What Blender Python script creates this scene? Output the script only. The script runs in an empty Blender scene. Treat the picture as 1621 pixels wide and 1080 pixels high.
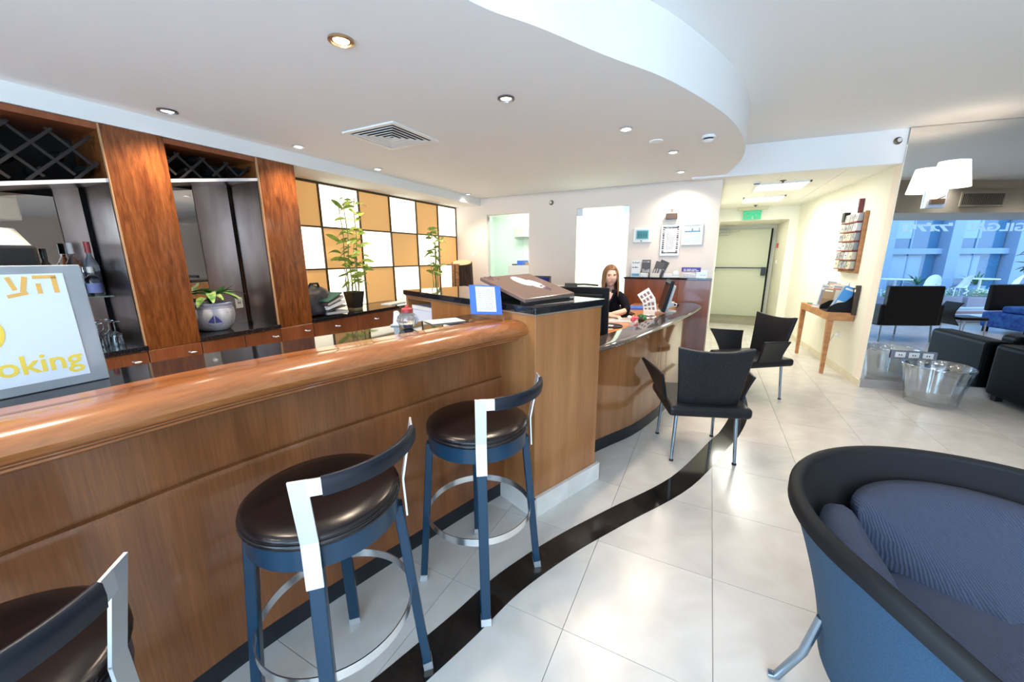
import bpy, bmesh, math, random
from mathutils import Vector, Matrix, Quaternion
random.seed(7)
C = bpy.context.scene.collection
S = bpy.context.scene
PI = math.pi
R = math.radians

# ------------------------------------------------------------------ camera, world, exposure
cam_d = bpy.data.cameras.new('camera'); cam = bpy.data.objects.new('camera', cam_d); C.objects.link(cam)
cam_d.sensor_fit = 'HORIZONTAL'; cam_d.sensor_width = 36.0
cam_d.lens = 600.0 / 1621.0 * 36.0
cam_d.clip_start = 0.02
rows = [[0.8900710968214275, -0.0937742276073315, 0.4460715602229642],
        [0.4557874427470312, 0.19509823925196643, -0.8684437138208234],
        [-0.005590137495887643, 0.9762904646043774, 0.2163924191956507]]
m4 = Matrix(rows).to_4x4(); m4.translation = (0, 0, 1.5)
cam.matrix_world = m4
S.camera = cam
S.view_settings.view_transform = 'Standard'
S.view_settings.look = 'None'
S.view_settings.gamma = 1.0
S.view_settings.use_curve_mapping = False
S.view_settings.exposure = 0.2
S.cycles.use_denoising = True
S.cycles.max_bounces = 10
S.cycles.diffuse_bounces = 5
S.cycles.glossy_bounces = 5
S.cycles.transmission_bounces = 8
S.cycles.transparent_max_bounces = 12
S.cycles.sample_clamp_indirect = 6.0
S.cycles.caustics_reflective = False
S.cycles.caustics_refractive = False

wd = bpy.data.worlds.new('sky'); S.world = wd; wd.use_nodes = True
wn = wd.node_tree
bg = wn.nodes['Background']
tc = wn.nodes.new('ShaderNodeTexCoord'); sx = wn.nodes.new('ShaderNodeSeparateXYZ')
mr = wn.nodes.new('ShaderNodeMapRange'); mr.inputs[1].default_value = -0.1; mr.inputs[2].default_value = 0.8
rmp = wn.nodes.new('ShaderNodeValToRGB')
rmp.color_ramp.elements[0].color = (0.72, 0.86, 1.0, 1); rmp.color_ramp.elements[1].color = (0.36, 0.62, 1.0, 1)
wn.links.new(tc.outputs['Generated'], sx.inputs[0]); wn.links.new(sx.outputs[2], mr.inputs[0])
wn.links.new(mr.outputs[0], rmp.inputs[0]); wn.links.new(rmp.outputs[0], bg.inputs[0])
bg.inputs[1].default_value = 3.7

def light(name, kind, loc, energy, color=(1, 1, 1), rot=(0, 0, 0), **kw):
    d = bpy.data.lights.new(name, kind); d.energy = energy; d.color = color
    for k, v in kw.items(): setattr(d, k, v)
    o = bpy.data.objects.new(name, d); C.objects.link(o); o.location = loc; o.rotation_euler = rot
    return o
WARM = (1.0, 0.80, 0.60)
# daylight entering by the shop windows behind the viewer and added unseen neutral fill spots over the lounge
light('daylight_rear', 'AREA', (.2, -3.0, 1.45), 345, (.50, .75, 1.0), (R(90), 0, 0), shape='RECTANGLE', size=5.4, size_y=2.1)
for lx, ly in ((1.2, -1.2), (2.4, 1.6), (1.5, 3.6), (4.2, 3.6), (6.0, 2.6), (2.6, -.9), (7.6, 3.4), (4.6, 2.2), (7.0, 2.0)):
    light('lounge_fill_spot', 'SPOT', (lx, ly, 2.72), 56, (1.0, .94, .86), spot_size=R(150), spot_blend=.8, shadow_soft_size=.3)  # added fill without fixtures, brightens the room from out of view

# ------------------------------------------------------------------ materials
MATS = {}
def mat(name, color, rough=0.5, metal=0.0, spec=0.5, emit=None, estr=0.0, trans=0.0, coat=0.0, ior=1.45, alpha=1.0):
    if name in MATS: return MATS[name]
    m = bpy.data.materials.new(name); m.use_nodes = True
    b = m.node_tree.nodes['Principled BSDF']
    b.inputs['Base Color'].default_value = (*color, 1)
    b.inputs['Roughness'].default_value = rough
    b.inputs['Metallic'].default_value = metal
    b.inputs['Specular IOR Level'].default_value = spec
    b.inputs['IOR'].default_value = ior
    b.inputs['Transmission Weight'].default_value = trans
    b.inputs['Coat Weight'].default_value = coat
    b.inputs['Coat Roughness'].default_value = 0.06
    b.inputs['Alpha'].default_value = alpha
    if emit:
        b.inputs['Emission Color'].default_value = (*emit, 1); b.inputs['Emission Strength'].default_value = estr
    MATS[name] = m
    return m
def N(m, t): return m.node_tree.nodes.new(t)
def L(m, a, b): m.node_tree.links.new(a, b)
def noise_color(m, c1, c2, scale=(1, 1, 1), nscale=5, detail=4, lo=0.35, hi=0.65, bump=0.0, dist=0.0, coord='Object', extra=None):
    b = m.node_tree.nodes['Principled BSDF']
    t = N(m, 'ShaderNodeTexCoord'); mp = N(m, 'ShaderNodeMapping'); mp.inputs['Scale'].default_value = scale
    n = N(m, 'ShaderNodeTexNoise'); n.inputs['Scale'].default_value = nscale; n.inputs['Detail'].default_value = detail
    n.inputs['Distortion'].default_value = dist
    r = N(m, 'ShaderNodeValToRGB')
    e = r.color_ramp.elements
    e[0].position = lo; e[0].color = (*c1, 1); e[1].position = hi; e[1].color = (*c2, 1)
    L(m, t.outputs[coord], mp.inputs[0]); L(m, mp.outputs[0], n.inputs['Vector']); L(m, n.outputs['Fac'], r.inputs[0])
    out = r.outputs[0]
    if extra:                                   # fine second grain multiplied over
        mp2 = N(m, 'ShaderNodeMapping'); mp2.inputs['Scale'].default_value = extra[0]
        n2 = N(m, 'ShaderNodeTexNoise'); n2.inputs['Scale'].default_value = extra[1]; n2.inputs['Detail'].default_value = 3
        r2 = N(m, 'ShaderNodeValToRGB'); r2.color_ramp.elements[0].position = 0.3; r2.color_ramp.elements[1].position = 0.7
        k = extra[2]; r2.color_ramp.elements[0].color = (k, k, k, 1); r2.color_ramp.elements[1].color = (1, 1, 1, 1)
        mx = N(m, 'ShaderNodeMix'); mx.data_type = 'RGBA'; mx.blend_type = 'MULTIPLY'; mx.inputs[0].default_value = 1.0
        L(m, t.outputs[coord], mp2.inputs[0]); L(m, mp2.outputs[0], n2.inputs['Vector']); L(m, n2.outputs['Fac'], r2.inputs[0])
        L(m, out, mx.inputs[6]); L(m, r2.outputs[0], mx.inputs[7]); out = mx.outputs[2]
    L(m, out, b.inputs['Base Color'])
    if bump:
        bp = N(m, 'ShaderNodeBump'); bp.inputs['Strength'].default_value = bump; bp.inputs['Distance'].default_value = 0.01
        L(m, n.outputs['Fac'], bp.inputs['Height']); L(m, bp.outputs[0], b.inputs['Normal'])
    return m

wood_bar = noise_color(mat('wood_bar', (.3, .1, .04), 0.32, coat=0.25), (.17, .055, .016), (.28, .10, .032), (3.5, 3.5, .5), 2.2, 5, .3, .7, dist=.6, extra=((60, 60, 2.0), 3, .72))
wood_ped = noise_color(mat('wood_ped', (.4, .17, .06), 0.3, coat=0.25), (.30, .115, .034), (.44, .19, .068), (5, 5, .35), 2.0, 4, .3, .7, dist=.4, extra=((70, 70, 2.0), 3, .8))
wood_rail = noise_color(mat('wood_rail', (.42, .16, .05), 0.22, coat=0.5), (.30, .095, .025), (.44, .16, .05), (6, .8, 6), 3, 4, .3, .7, dist=.3, extra=((40, 2.5, 40), 4, .75))
wood_col = noise_color(mat('wood_col', (.3, .09, .03), 0.25, coat=0.4), (.12, .030, .007), (.31, .098, .025), (10, 10, 1.6), 2.6, 7, .3, .72, dist=.9, extra=((55, 55, 4.0), 4, .62))
wood_red = noise_color(mat('wood_red', (.25, .06, .025), 0.28, coat=0.3), (.2, .055, .018), (.3, .095, .035), (4, 4, .6), 2.2, 4, .3, .7, extra=((60, 60, 2.0), 3, .75))
wood_desk = noise_color(mat('wood_desk', (.5, .18, .05), 0.3, coat=0.3), (.46, .17, .05), (.58, .24, .08), (2, 9, 2), 2.2, 4)
wood_light = noise_color(mat('wood_light', (.45, .2, .07), 0.4), (.36, .15, .05), (.5, .23, .085), (3, 3, 10), 2.2, 4)
frame_dark = mat('panel_frame', (.06, .032, .014), 0.45)
granite = noise_color(mat('granite_black', (.012, .012, .014), 0.04, spec=.6), (.008, .008, .01), (.03, .03, .034), (1, 1, 1), 140, 2, .45, .8)
granite_desk = noise_color(mat('granite_desk', (.05, .042, .04), 0.06, spec=.6), (.035, .028, .026), (.085, .07, .065), (1, 1, 1), 120, 2, .4, .75)
granite_kick = mat('granite_kick', (.01, .012, .016), 0.2)
def marble(name, c1, c2, rough):
    return noise_color(mat(name, c1, rough, spec=.5), c1, c2, (1, 1, 1), 3.0, 8, .3, .72, dist=1.5, coord='Object')
floor_ms = []
for i, k in enumerate((1.0, .965, 1.03, .985)):
    m = bpy.data.materials.new('marble_tile'); m.use_nodes = True; MATS['mt%d' % i] = m
    b = m.node_tree.nodes['Principled BSDF']; b.inputs['Roughness'].default_value = .24; b.inputs['Specular IOR Level'].default_value = .5
    noise_color(m, (.52 * k, .49 * k, .45 * k), (.63 * k, .608 * k, .572 * k), (1, 1, 1), 2.6, 8, .3, .72, dist=1.6, coord='Generated' if False else 'Object')
    floor_ms.append(m)
grout = mat('grout', (.34, .30, .25), .7)
band_m = noise_color(mat('black_marble', (.012, .011, .01), .1), (.007, .007, .007), (.024, .021, .018), (1, 1, 1), 5, 6)
skirt_m = marble('skirting_marble', (.62, .58, .52), (.75, .72, .68), .25)
skirt_grey = marble('skirting_grey', (.34, .30, .28), (.44, .40, .37), .25)
ceil_m = mat('ceiling_paint', (.87, .855, .84), .85)
wall_m = mat('wall_paint', (.86, .755, .66), .8)
wall_white = mat('wall_white', (.80, .80, .78), .8)
corr_m = mat('corridor_paint', (.83, .81, .70), .7)
corr_ceil = mat('corridor_ceiling', (.83, .83, .77), .8)
door_m = mat('door_paint', (.68, .70, .52), .5)
leather = noise_color(mat('black_leather', (.012, .012, .014), .36, spec=.28), (.008, .008, .01), (.02, .02, .023), (1, 1, 1), 140, 3, bump=.04)
leather_brown = mat('seat_leather', (.008, .005, .0055), .24, spec=.42)
steel_blue = mat('daylit_dark_steel', (.003, .028, .060), .28, spec=.5)  # dark painted steel, blue daylight reflection put into its base colour
chrome = mat('brushed_chrome', (.78, .80, .82), .22, 1.0)
chrome_dull = mat('satin_chrome', (.74, .76, .78), .38, .85)
chrome_blue = mat('grey_metal_leg', (.30, .38, .46), .25, .9)
mirror_m = mat('mirror_glass', (.86, .88, .87), 0.0, 1.0)
mirror_w = mat('mirror_warm', (.86, .80, .74), 0.02, 1.0)
steel_m = noise_color(mat('brushed_steel', (.42, .36, .34), .28, 1.0), (.36, .30, .28), (.48, .42, .40), (2, 2, .6), 3, 3)
black_m = mat('black_plastic', (.012, .012, .013), .3)
black_matt = mat('black_matt', (.004, .004, .005), .8)
lattice_m = mat('dark_lattice', (.016, .013, .013), .5)
grey_m = mat('grey_plastic', (.55, .55, .53), .4)
grey_frame = noise_color(mat('grey_alu', (.36, .38, .40), .4, .3), (.30, .32, .34), (.40, .42, .44), (1, 1, 1), 6, 3)
white_m = mat('white_plastic', (.82, .82, .80), .35)
paper_m = mat('paper', (.85, .85, .83), .7)
print_m = mat('print_grey', (.33, .34, .38), .7)
sign_white = mat('sign_white', (.66, .71, .77), .25)
yellow_m = mat('yellow_print', (.80, .58, .08), .5)
orange_m = mat('orange_print', (.72, .40, .10), .5)
blue_m = mat('blue_card', (.06, .16, .62), .4)
navy_m = mat('navy_card', (.07, .05, .35), .5)
def thin(name, tint, refl=.06, rough=0.0):
    m = bpy.data.materials.new(name); m.use_nodes = True; MATS[name] = m; nt = m.node_tree
    nt.nodes.remove(nt.nodes['Principled BSDF']); out = nt.nodes['Material Output']
    a = nt.nodes.new('ShaderNodeBsdfTransparent'); a.inputs[0].default_value = (*tint, 1)
    g_ = nt.nodes.new('ShaderNodeBsdfGlossy'); g_.inputs['Roughness'].default_value = rough
    lw = nt.nodes.new('ShaderNodeLayerWeight'); pw = nt.nodes.new('ShaderNodeMath'); pw.operation = 'POWER'; pw.inputs[1].default_value = 4.0; ml = nt.nodes.new('ShaderNodeMath'); ml.operation = 'MULTIPLY_ADD'; ml.inputs[1].default_value = .6; ml.inputs[2].default_value = refl * .6; nt.links.new(lw.outputs['Facing'], pw.inputs[0]); nt.links.new(pw.outputs[0], ml.inputs[0])
    mx = nt.nodes.new('ShaderNodeMixShader'); nt.links.new(ml.outputs[0], mx.inputs[0]); nt.links.new(a.outputs[0], mx.inputs[1]); nt.links.new(g_.outputs[0], mx.inputs[2]); nt.links.new(mx.outputs[0], out.inputs[0])
    return m
acrylic = mat('clear_acrylic_old', (.95, .98, .98), .02, trans=1.0, ior=1.25)
glass_m = mat('clear_glass', (.97, .99, .98), .0, trans=1.0, ior=1.45)
glass_jar = mat('jar_glass', (.93, .96, .97), .05, trans=.9, ior=1.38)
acrylic = thin('clear_acrylic', (.95, .98, .98))
glass_thick = thin('cast_glass', (.90, .93, .95), .42, .08)
window_glass = thin('window_glass', (.92, .97, 1.0))
green_glass = thin('green_glass', (.93, .975, .95), .03)
frost = thin('frosted_glass', (1, 1, 1)); nt_ = frost.node_tree
for n_ in list(nt_.nodes):
    if n_.type != 'OUTPUT_MATERIAL': nt_.nodes.remove(n_)
tr_ = nt_.nodes.new('ShaderNodeBsdfTranslucent'); tr_.inputs[0].default_value = (.92, .96, .92, 1); df_ = nt_.nodes.new('ShaderNodeBsdfDiffuse'); df_.inputs[0].default_value = (.85, .9, .86, 1); mx_ = nt_.nodes.new('ShaderNodeMixShader'); mx_.inputs[0].default_value = .25
nt_.links.new(tr_.outputs[0], mx_.inputs[1]); nt_.links.new(df_.outputs[0], mx_.inputs[2]); nt_.links.new(mx_.outputs[0], nt_.nodes['Material Output'].inputs[0])
shade_m = mat('lamp_shade', (.95, .9, .82), .7, emit=(1, .93, .82), estr=2.6)
bulb_m = mat('lamp_lens', (1, 1, 1), .3, emit=(1, .95, .86), estr=9)
fluo_m = mat('fluorescent_panel', (1, 1, 1), .4, emit=(1, 1, .90), estr=3.2)
lit_panel = mat('lit_panel', (.95, .92, .80), .5, emit=(1, .92, .72), estr=1.55)
leaf_m = noise_color(mat('leaf', (.10, .22, .03), .45), (.14, .25, .03), (.34, .42, .07), (1, 1, 1), 14, 3)  # yellow-green of bamboo leaves lit from behind is put into the colour
leaf_dark = noise_color(mat('leaf_dark', (.03, .13, .04), .4), (.02, .09, .03), (.07, .22, .06), (1, 1, 1), 16, 3)
leaf_stripe = noise_color(mat('leaf_variegated', (.25, .4, .12), .4), (.08, .26, .05), (.45, .58, .22), (1, 1, 1), 30, 2)
stem_m = mat('bamboo_stem', (.22, .22, .06), .5)
soil_m = mat('soil', (.03, .018, .01), .9)
glaze_m = mat('white_glaze', (.66, .67, .72), .15)
glaze_blue = mat('blue_glaze', (.10, .12, .38), .2)
glaze_pale = mat('pale_blue_glaze', (.38, .40, .62), .2)
fab_out = noise_color(mat('shell_fabric', (.04, .11, .19), .75), (.016, .055, .11), (.026, .08, .15), (1, 1, 1), 260, 2, bump=.15)
fab_rim = mat('shell_rim', (.012, .012, .013), .6, spec=.25)
fab_in = mat('shell_lining', (.016, .015, .017), .8, spec=.2)
fab_cush = mat('cushion_weave', (.06, .075, .13), .9)
def weave():
    m = fab_cush; b = m.node_tree.nodes['Principled BSDF']
    t = N(m, 'ShaderNodeTexCoord'); w = N(m, 'ShaderNodeTexWave'); w.inputs['Scale'].default_value = 46; w.inputs['Distortion'].default_value = .6
    w.bands_direction = 'X'; w.inputs['Detail Scale'].default_value = 30
    n = N(m, 'ShaderNodeTexNoise'); n.inputs['Scale'].default_value = 300
    r = N(m, 'ShaderNodeValToRGB'); r.color_ramp.elements[0].color = (.017, .021, .040, 1); r.color_ramp.elements[1].color = (.068, .083, .135, 1)
    a = N(m, 'ShaderNodeMath'); a.operation = 'ADD'; h = N(m, 'ShaderNodeMath'); h.operation = 'MULTIPLY'; h.inputs[1].default_value = .5
    L(m, t.outputs['Object'], w.inputs[0]); L(m, t.outputs['Object'], n.inputs['Vector'])
    L(m, w.outputs['Fac'], a.inputs[0]); L(m, n.outputs['Fac'], a.inputs[1]); L(m, a.outputs[0], h.inputs[0]); L(m, h.outputs[0], r.inputs[0])
    L(m, r.outputs[0], b.inputs['Base Color'])
    bp = N(m, 'ShaderNodeBump'); bp.inputs['Strength'].default_value = .5; bp.inputs['Distance'].default_value = .003
    L(m, w.outputs['Fac'], bp.inputs['Height']); L(m, bp.outputs[0], b.inputs['Normal'])
weave()
def tan_panel():
    m = mat('tan_panel', (.55, .32, .12), .5, emit=(.80, .43, .15), estr=.50)
    return m
tan_m = tan_panel()
skin_m = mat('skin', (.72, .44, .33), .5)
hair_m = noise_color(mat('hair', (.20, .09, .03), .45), (.11, .045, .016), (.28, .13, .05), (60, 60, 3), 2, 3)
shirt_m = mat('black_shirt', (.006, .006, .010), .85, spec=.12)
lip_m = mat('lips', (.55, .20, .17), .5)
brow_m = mat('brow', (.12, .06, .03), .7)
iris_m = mat('iris', (.04, .03, .025), .2)
blue_velvet = noise_color(mat('blue_velvet', (.02, .09, .42), .7), (.012, .06, .32), (.04, .16, .55), (1, 1, 1), 14, 3)
board_m = mat('brown_board', (.17, .11, .09), .22)
red_m = mat('red_plastic', (.6, .03, .03), .4)
pink_m = mat('pink_red', (.75, .10, .14), .4)
green_sign = mat('exit_green', (.03, .35, .16), .5, emit=(.03, .42, .2), estr=.5)
lcd_m = mat('lcd_teal', (.03, .22, .24), .3)
bark_m = noise_color(mat('bark', (.04, .02, .01), .9), (.025, .012, .007), (.07, .035, .018), (8, 8, 1), 6, 5, bump=.6)
cutwood_m = noise_color(mat('cut_wood', (.42, .17, .06), .6), (.30, .11, .03), (.52, .24, .09), (3, 3, 8), 5, 4)
bag_m = noise_color(mat('bag', (.016, .016, .022), .45), (.01, .01, .014), (.03, .03, .042), (1, 1, 1), 12, 4, bump=.4)
stone_out = mat('street_paving', (.55, .56, .58), .8)
asphalt = mat('asphalt', (.30, .32, .34), .9)
bldg_m = mat('white_render', (.24, .35, .50), .8)
bldg_glass = mat('shop_glass', (.05, .16, .30), .08, spec=.9)
bldg_panel = mat('pale_blind', (.29, .42, .56), .6)
lett_m = thin('white_letters', (1, 1, 1)); nt_ = lett_m.node_tree
for n_ in list(nt_.nodes):
    if n_.type != 'OUTPUT_MATERIAL': nt_.nodes.remove(n_)
tr_ = nt_.nodes.new('ShaderNodeBsdfTranslucent'); tr_.inputs[0].default_value = (.95, .97, 1, 1); df_ = nt_.nodes.new('ShaderNodeBsdfDiffuse'); df_.inputs[0].default_value = (.95, .95, .95, 1); mx_ = nt_.nodes.new('ShaderNodeMixShader'); mx_.inputs[0].default_value = .12
nt_.links.new(tr_.outputs[0], mx_.inputs[1]); nt_.links.new(df_.outputs[0], mx_.inputs[2]); nt_.links.new(mx_.outputs[0], nt_.nodes['Material Output'].inputs[0])

# ------------------------------------------------------------------ mesh helpers
class MB:
    def __init__(s): s.v = []; s.f = []
    def add(s, vs, fs, M=None):
        o = len(s.v)
        for p in vs:
            p = Vector(p)
            if M is not None: p = M @ p
            s.v.append(tuple(p))
        s.f += [tuple(i + o for i in f) for f in fs]; return s
    def box(s, x0, x1, y0, y1, z0, z1, M=None):
        return s.add([(x0, y0, z0), (x1, y0, z0), (x1, y1, z0), (x0, y1, z0), (x0, y0, z1), (x1, y0, z1), (x1, y1, z1), (x0, y1, z1)],
                     [(3, 2, 1, 0), (4, 5, 6, 7), (0, 1, 5, 4), (1, 2, 6, 5), (2, 3, 7, 6), (3, 0, 4, 7)], M)
    def hexa(s, b, t, M=None):
        return s.add(list(b) + list(t), [(3, 2, 1, 0), (4, 5, 6, 7), (0, 1, 5, 4), (1, 2, 6, 5), (2, 3, 7, 6), (3, 0, 4, 7)], M)
    def prism(s, poly, z0, z1, M=None):
        n = len(poly)
        return s.add([(x, y, z0) for x, y in poly] + [(x, y, z1) for x, y in poly],
                     [tuple(range(n - 1, -1, -1)), tuple(range(n, 2 * n))] + [(i, (i + 1) % n, n + (i + 1) % n, n + i) for i in range(n)], M)
    def loft(s, rings, cap=True, closed=False, M=None):
        n = len(rings[0]); vs = [p for r in rings for p in r]; fs = []
        k = len(rings)
        for i in range(k if closed else k - 1):
            a, b = i * n, ((i + 1) % k) * n
            for j in range(n): fs.append((a + j, a + (j + 1) % n, b + (j + 1) % n, b + j))
        if cap and not closed: fs += [tuple(range(n - 1, -1, -1)), tuple(range((k - 1) * n, k * n))]
        return s.add(vs, fs, M)
    def grid(s, P, M=None):
        n = len(P[0]); vs = [p for r in P for p in r]
        fs = [(i * n + j, i * n + j + 1, (i + 1) * n + j + 1, (i + 1) * n + j) for i in range(len(P) - 1) for j in range(n - 1)]
        return s.add(vs, fs, M)
    def lathe(s, prof, n=24, c=(0, 0, 0), M=None, cap=True):
        rings = [[(c[0] + r * math.cos(2 * PI * j / n), c[1] + r * math.sin(2 * PI * j / n), c[2] + z) for j in range(n)] for r, z in prof]
        return s.loft(rings, cap, False, M)
    def tube(s, pts, r, n=8, closed=False, M=None):
        pts = [Vector(p) for p in pts]; k = len(pts); rings = []
        rr = r if isinstance(r, (list, tuple)) else [r] * k
        up = None
        for i, p in enumerate(pts):
            if closed: t = pts[(i + 1) % k] - pts[i - 1]
            else: t = pts[min(i + 1, k - 1)] - pts[max(i - 1, 0)]
            t.normalize()
            if up is None:
                up = Vector((0, 0, 1)) if abs(t.z) < .9 else Vector((1, 0, 0))
            u = t.cross(up); u.normalize(); w = u.cross(t); up = w
            rings.append([tuple(p + (u * math.cos(2 * PI * j / n) + w * math.sin(2 * PI * j / n)) * rr[i]) for j in range(n)])
        return s.loft(rings, True, closed, M)
    def bar(s, a, b, w, d, M=None, side=None):          # rectangular bar between two points, w across `side`, d the other way
        a, b = Vector(a), Vector(b); t = (b - a).normalized()
        sd = Vector(side) if side is not None else (Vector((0, 0, 1)) if abs(t.z) < .9 else Vector((1, 0, 0)))
        u = (sd - t * sd.dot(t)).normalized(); v = t.cross(u)
        q = [u * w / 2 + v * d / 2, -u * w / 2 + v * d / 2, -u * w / 2 - v * d / 2, u * w / 2 - v * d / 2]
        return s.hexa([tuple(a + k) for k in q], [tuple(b + k) for k in q], M)
    def ell(s, c, r, n=16, m=10, M=None):
        rings = []
        for i in range(m + 1):
            f = -PI / 2 + PI * i / m
            f = max(min(f, PI / 2 - .02), -PI / 2 + .02)
            rings.append([(c[0] + r[0] * math.cos(f) * math.cos(2 * PI * j / n), c[1] + r[1] * math.cos(f) * math.sin(2 * PI * j / n), c[2] + r[2] * math.sin(f)) for j in range(n)])
        return s.loft(rings, True, False, M)
    def build(s, name, m, parent=None, smooth=False, bevel=0.0, seg=2, loc=None, kind=None, ang=40):
        me = bpy.data.meshes.new(name); me.from_pydata(s.v, [], s.f); me.update()
        bm = bmesh.new(); bm.from_mesh(me); bmesh.ops.recalc_face_normals(bm, faces=bm.faces); bm.to_mesh(me); bm.free()
        me.materials.append(m)
        o = bpy.data.objects.new(name, me); C.objects.link(o)
        if parent: o.parent = parent
        if loc: o.location = loc
        if smooth:
            for p in me.polygons: p.use_smooth = True
            if smooth != 'all':
                es = me.edges
                bm = bmesh.new(); bm.from_mesh(me)
                for e in bm.edges:
                    if len(e.link_faces) == 2 and e.calc_face_angle(0) > R(ang): e.smooth = False
                bm.to_mesh(me); bm.free()
        if bevel:
            md = o.modifiers.new('bevel', 'BEVEL'); md.width = bevel; md.segments = seg; md.limit_method = 'ANGLE'; md.angle_limit = R(35)
            md.harden_normals = False
        if kind: o['kind'] = kind
        return o

def tag(o, label, cat, group=None):
    o['label'] = label; o['category'] = cat
    if group: o['group'] = group
    return o
def thing(name, label, cat, loc=(0, 0, 0), rz=0.0, group=None):
    o = bpy.data.objects.new(name, None); C.objects.link(o); o.location = loc; o.rotation_euler = (0, 0, rz)
    o.empty_display_size = .05
    return tag(o, label, cat, group)
def struct(o): o['kind'] = 'structure'; return o
def kids(o): return [x for x in bpy.data.objects if x.parent == o]
def dup(src, loc=None, rz=None, label=None, parent=None):
    c = src.copy(); C.objects.link(c)
    if parent: c.parent = parent
    if loc is not None: c.location = loc
    if rz is not None: c.rotation_euler = (0, 0, rz)
    if label: c['label'] = label
    for k in kids(src): dup(k, parent=c)
    return c
def rotz(a, t=(0, 0, 0)):
    M = Matrix.Rotation(a, 4, 'Z'); M.translation = t; return M
def spline(P, n=8):
    P = [Vector(p) for p in P]; out = []
    Q = [P[0] * 2 - P[1]] + P + [P[-1] * 2 - P[-2]]
    for i in range(1, len(Q) - 2):
        a, b, c, d = Q[i - 1:i + 3]
        for k in range(n):
            t = k / n
            out.append(.5 * ((2 * b) + (c - a) * t + (2 * a - 5 * b + 4 * c - d) * t * t + (3 * b - a - 3 * c + d) * t ** 3))
    out.append(P[-1]); return out
def normals2(path):          # right-hand normals of a 2D path
    out = []
    for i in range(len(path)):
        t = path[min(i + 1, len(path) - 1)] - path[max(i - 1, 0)]
        t = t.normalized(); out.append(Vector((t.y, -t.x)))
    return out
def sweep(mb, path, prof, M=None):
    nn = normals2(path)
    rings = [[(p.x + n.x * o, p.y + n.y * o, z) for o, z in prof] for p, n in zip(path, nn)]
    return mb.loft(rings, True, False, M)
def text(s, size, m, name, parent, M, extrude=.001, align='LEFT', bold=0.0, shear=0.0):
    cu = bpy.data.curves.new(name, 'FONT'); cu.body = s; cu.size = size; cu.extrude = extrude; cu.align_x = align
    cu.offset = bold; cu.shear = shear; cu.resolution_u = 3
    o = bpy.data.objects.new('tmp', cu); C.objects.link(o)
    dg = bpy.context.evaluated_depsgraph_get(); dg.update()
    me = bpy.data.meshes.new_from_object(o.evaluated_get(dg))
    bpy.data.objects.remove(o)
    me.materials.clear(); me.materials.append(m); me.name = name
    q = bpy.data.objects.new(name, me); C.objects.link(q)
    if parent: q.parent = parent
    q.matrix_local = M
    return q
def frameM(o, x, y):
    x = Vector(x).normalized(); y = Vector(y); y = (y - x * y.dot(x)).normalized(); z = x.cross(y)
    M = Matrix((x, y, z)).transposed().to_4x4(); M.translation = o; return M
def lines(mb, x0, x1, y0, y1, n, M, h=.35, t=.0006, seed=1):   # rows of print on a sheet: sheet lies in local xy
    rr = random.Random(seed); dy = (y1 - y0) / n
    for i in range(n):
        y = y1 - (i + .5) * dy; x = x0
        while x < x1 - .1 * (x1 - x0):
            w = (x1 - x0) * rr.uniform(.12, .35); mb.box(x, min(x + w, x1), y - dy * h / 2, y + dy * h / 2, 0, t, M); x += w + (x1 - x0) * .05
    return mb

# ------------------------------------------------------------------ setting: floor
ZC, ZU = 2.45, 2.76
fl = MB(); fl.prism([(-4.3, -3.2), (3.15, -3.2), (3.15, .88), (10.2, -.42), (10.2, 7.3), (2.4, 7.3), (2.4, 11.6), (-4.3, 11.6)], -.12, -.008)
floor = struct(fl.build('floor', grout))
TX0, TY0, TW, TH = -.400 - .55 * 3, 1.22 - .56 * 4, .55, .56
tile_me = []
for i in range(4):
    b = MB(); b.box(-TW / 2 + .0012, TW / 2 - .0012, -TH / 2 + .0012, TH / 2 - .0012, -.008, 0)
    o = b.build('floor_tile', floor_ms[i]); tile_me.append(o.data); bpy.data.objects.remove(o)
rest = MB()
rt = random.Random(3)
for i in range(-4, 22):
    for j in range(-4, 24):
        cx_, cy_ = TX0 + (i + .5) * TW, TY0 + (j + .5) * TH
        if cx_ < -4.1 or cx_ > 9.9 or cy_ < -2.9 or cy_ > 11.3 or (cx_ > 2.9 and cy_ < 1.25 - .186 * (cx_ - 3)) or (cx_ > 2.2 and cy_ > 7.0): continue
        if 0 <= i < 10 and 1 <= j < 15:
            o = bpy.data.objects.new('floor_tile', tile_me[rt.randrange(4)]); C.objects.link(o); o.parent = floor
            o.location = (cx_, cy_, rt.uniform(0, .0003)); o.rotation_euler = (0, 0, rt.choice((0, PI)))
        else:
            rest.box(cx_ - TW / 2 + .0012, cx_ + TW / 2 - .0012, cy_ - TH / 2 + .0012, cy_ + TH / 2 - .0012, -.008, 0)
rest.build('outer_tiles', floor_ms[0], floor, kind='stuff')
band = [(-1.12, -2.2), (-1.10, -.9), (-1.04, -.1), (-.955, .45), (-.86, .77), (-.775, 1.05), (-.70, 1.33), (-.55, 1.67), (-.355, 2.02), (-.035, 2.58), (.205, 3.3), (.29, 3.56), (.383, 4.03), (.41, 4.6), (.36, 5.1), (.22, 5.62)]
bp_ = spline(band, 6)
sweep(MB(), bp_, [(-.072, -.006), (.072, -.006), (.072, .0012), (-.072, .0012)]).build('floor_band', band_m, floor)['label'] = 'black marble band curving across the pale floor'

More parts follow.
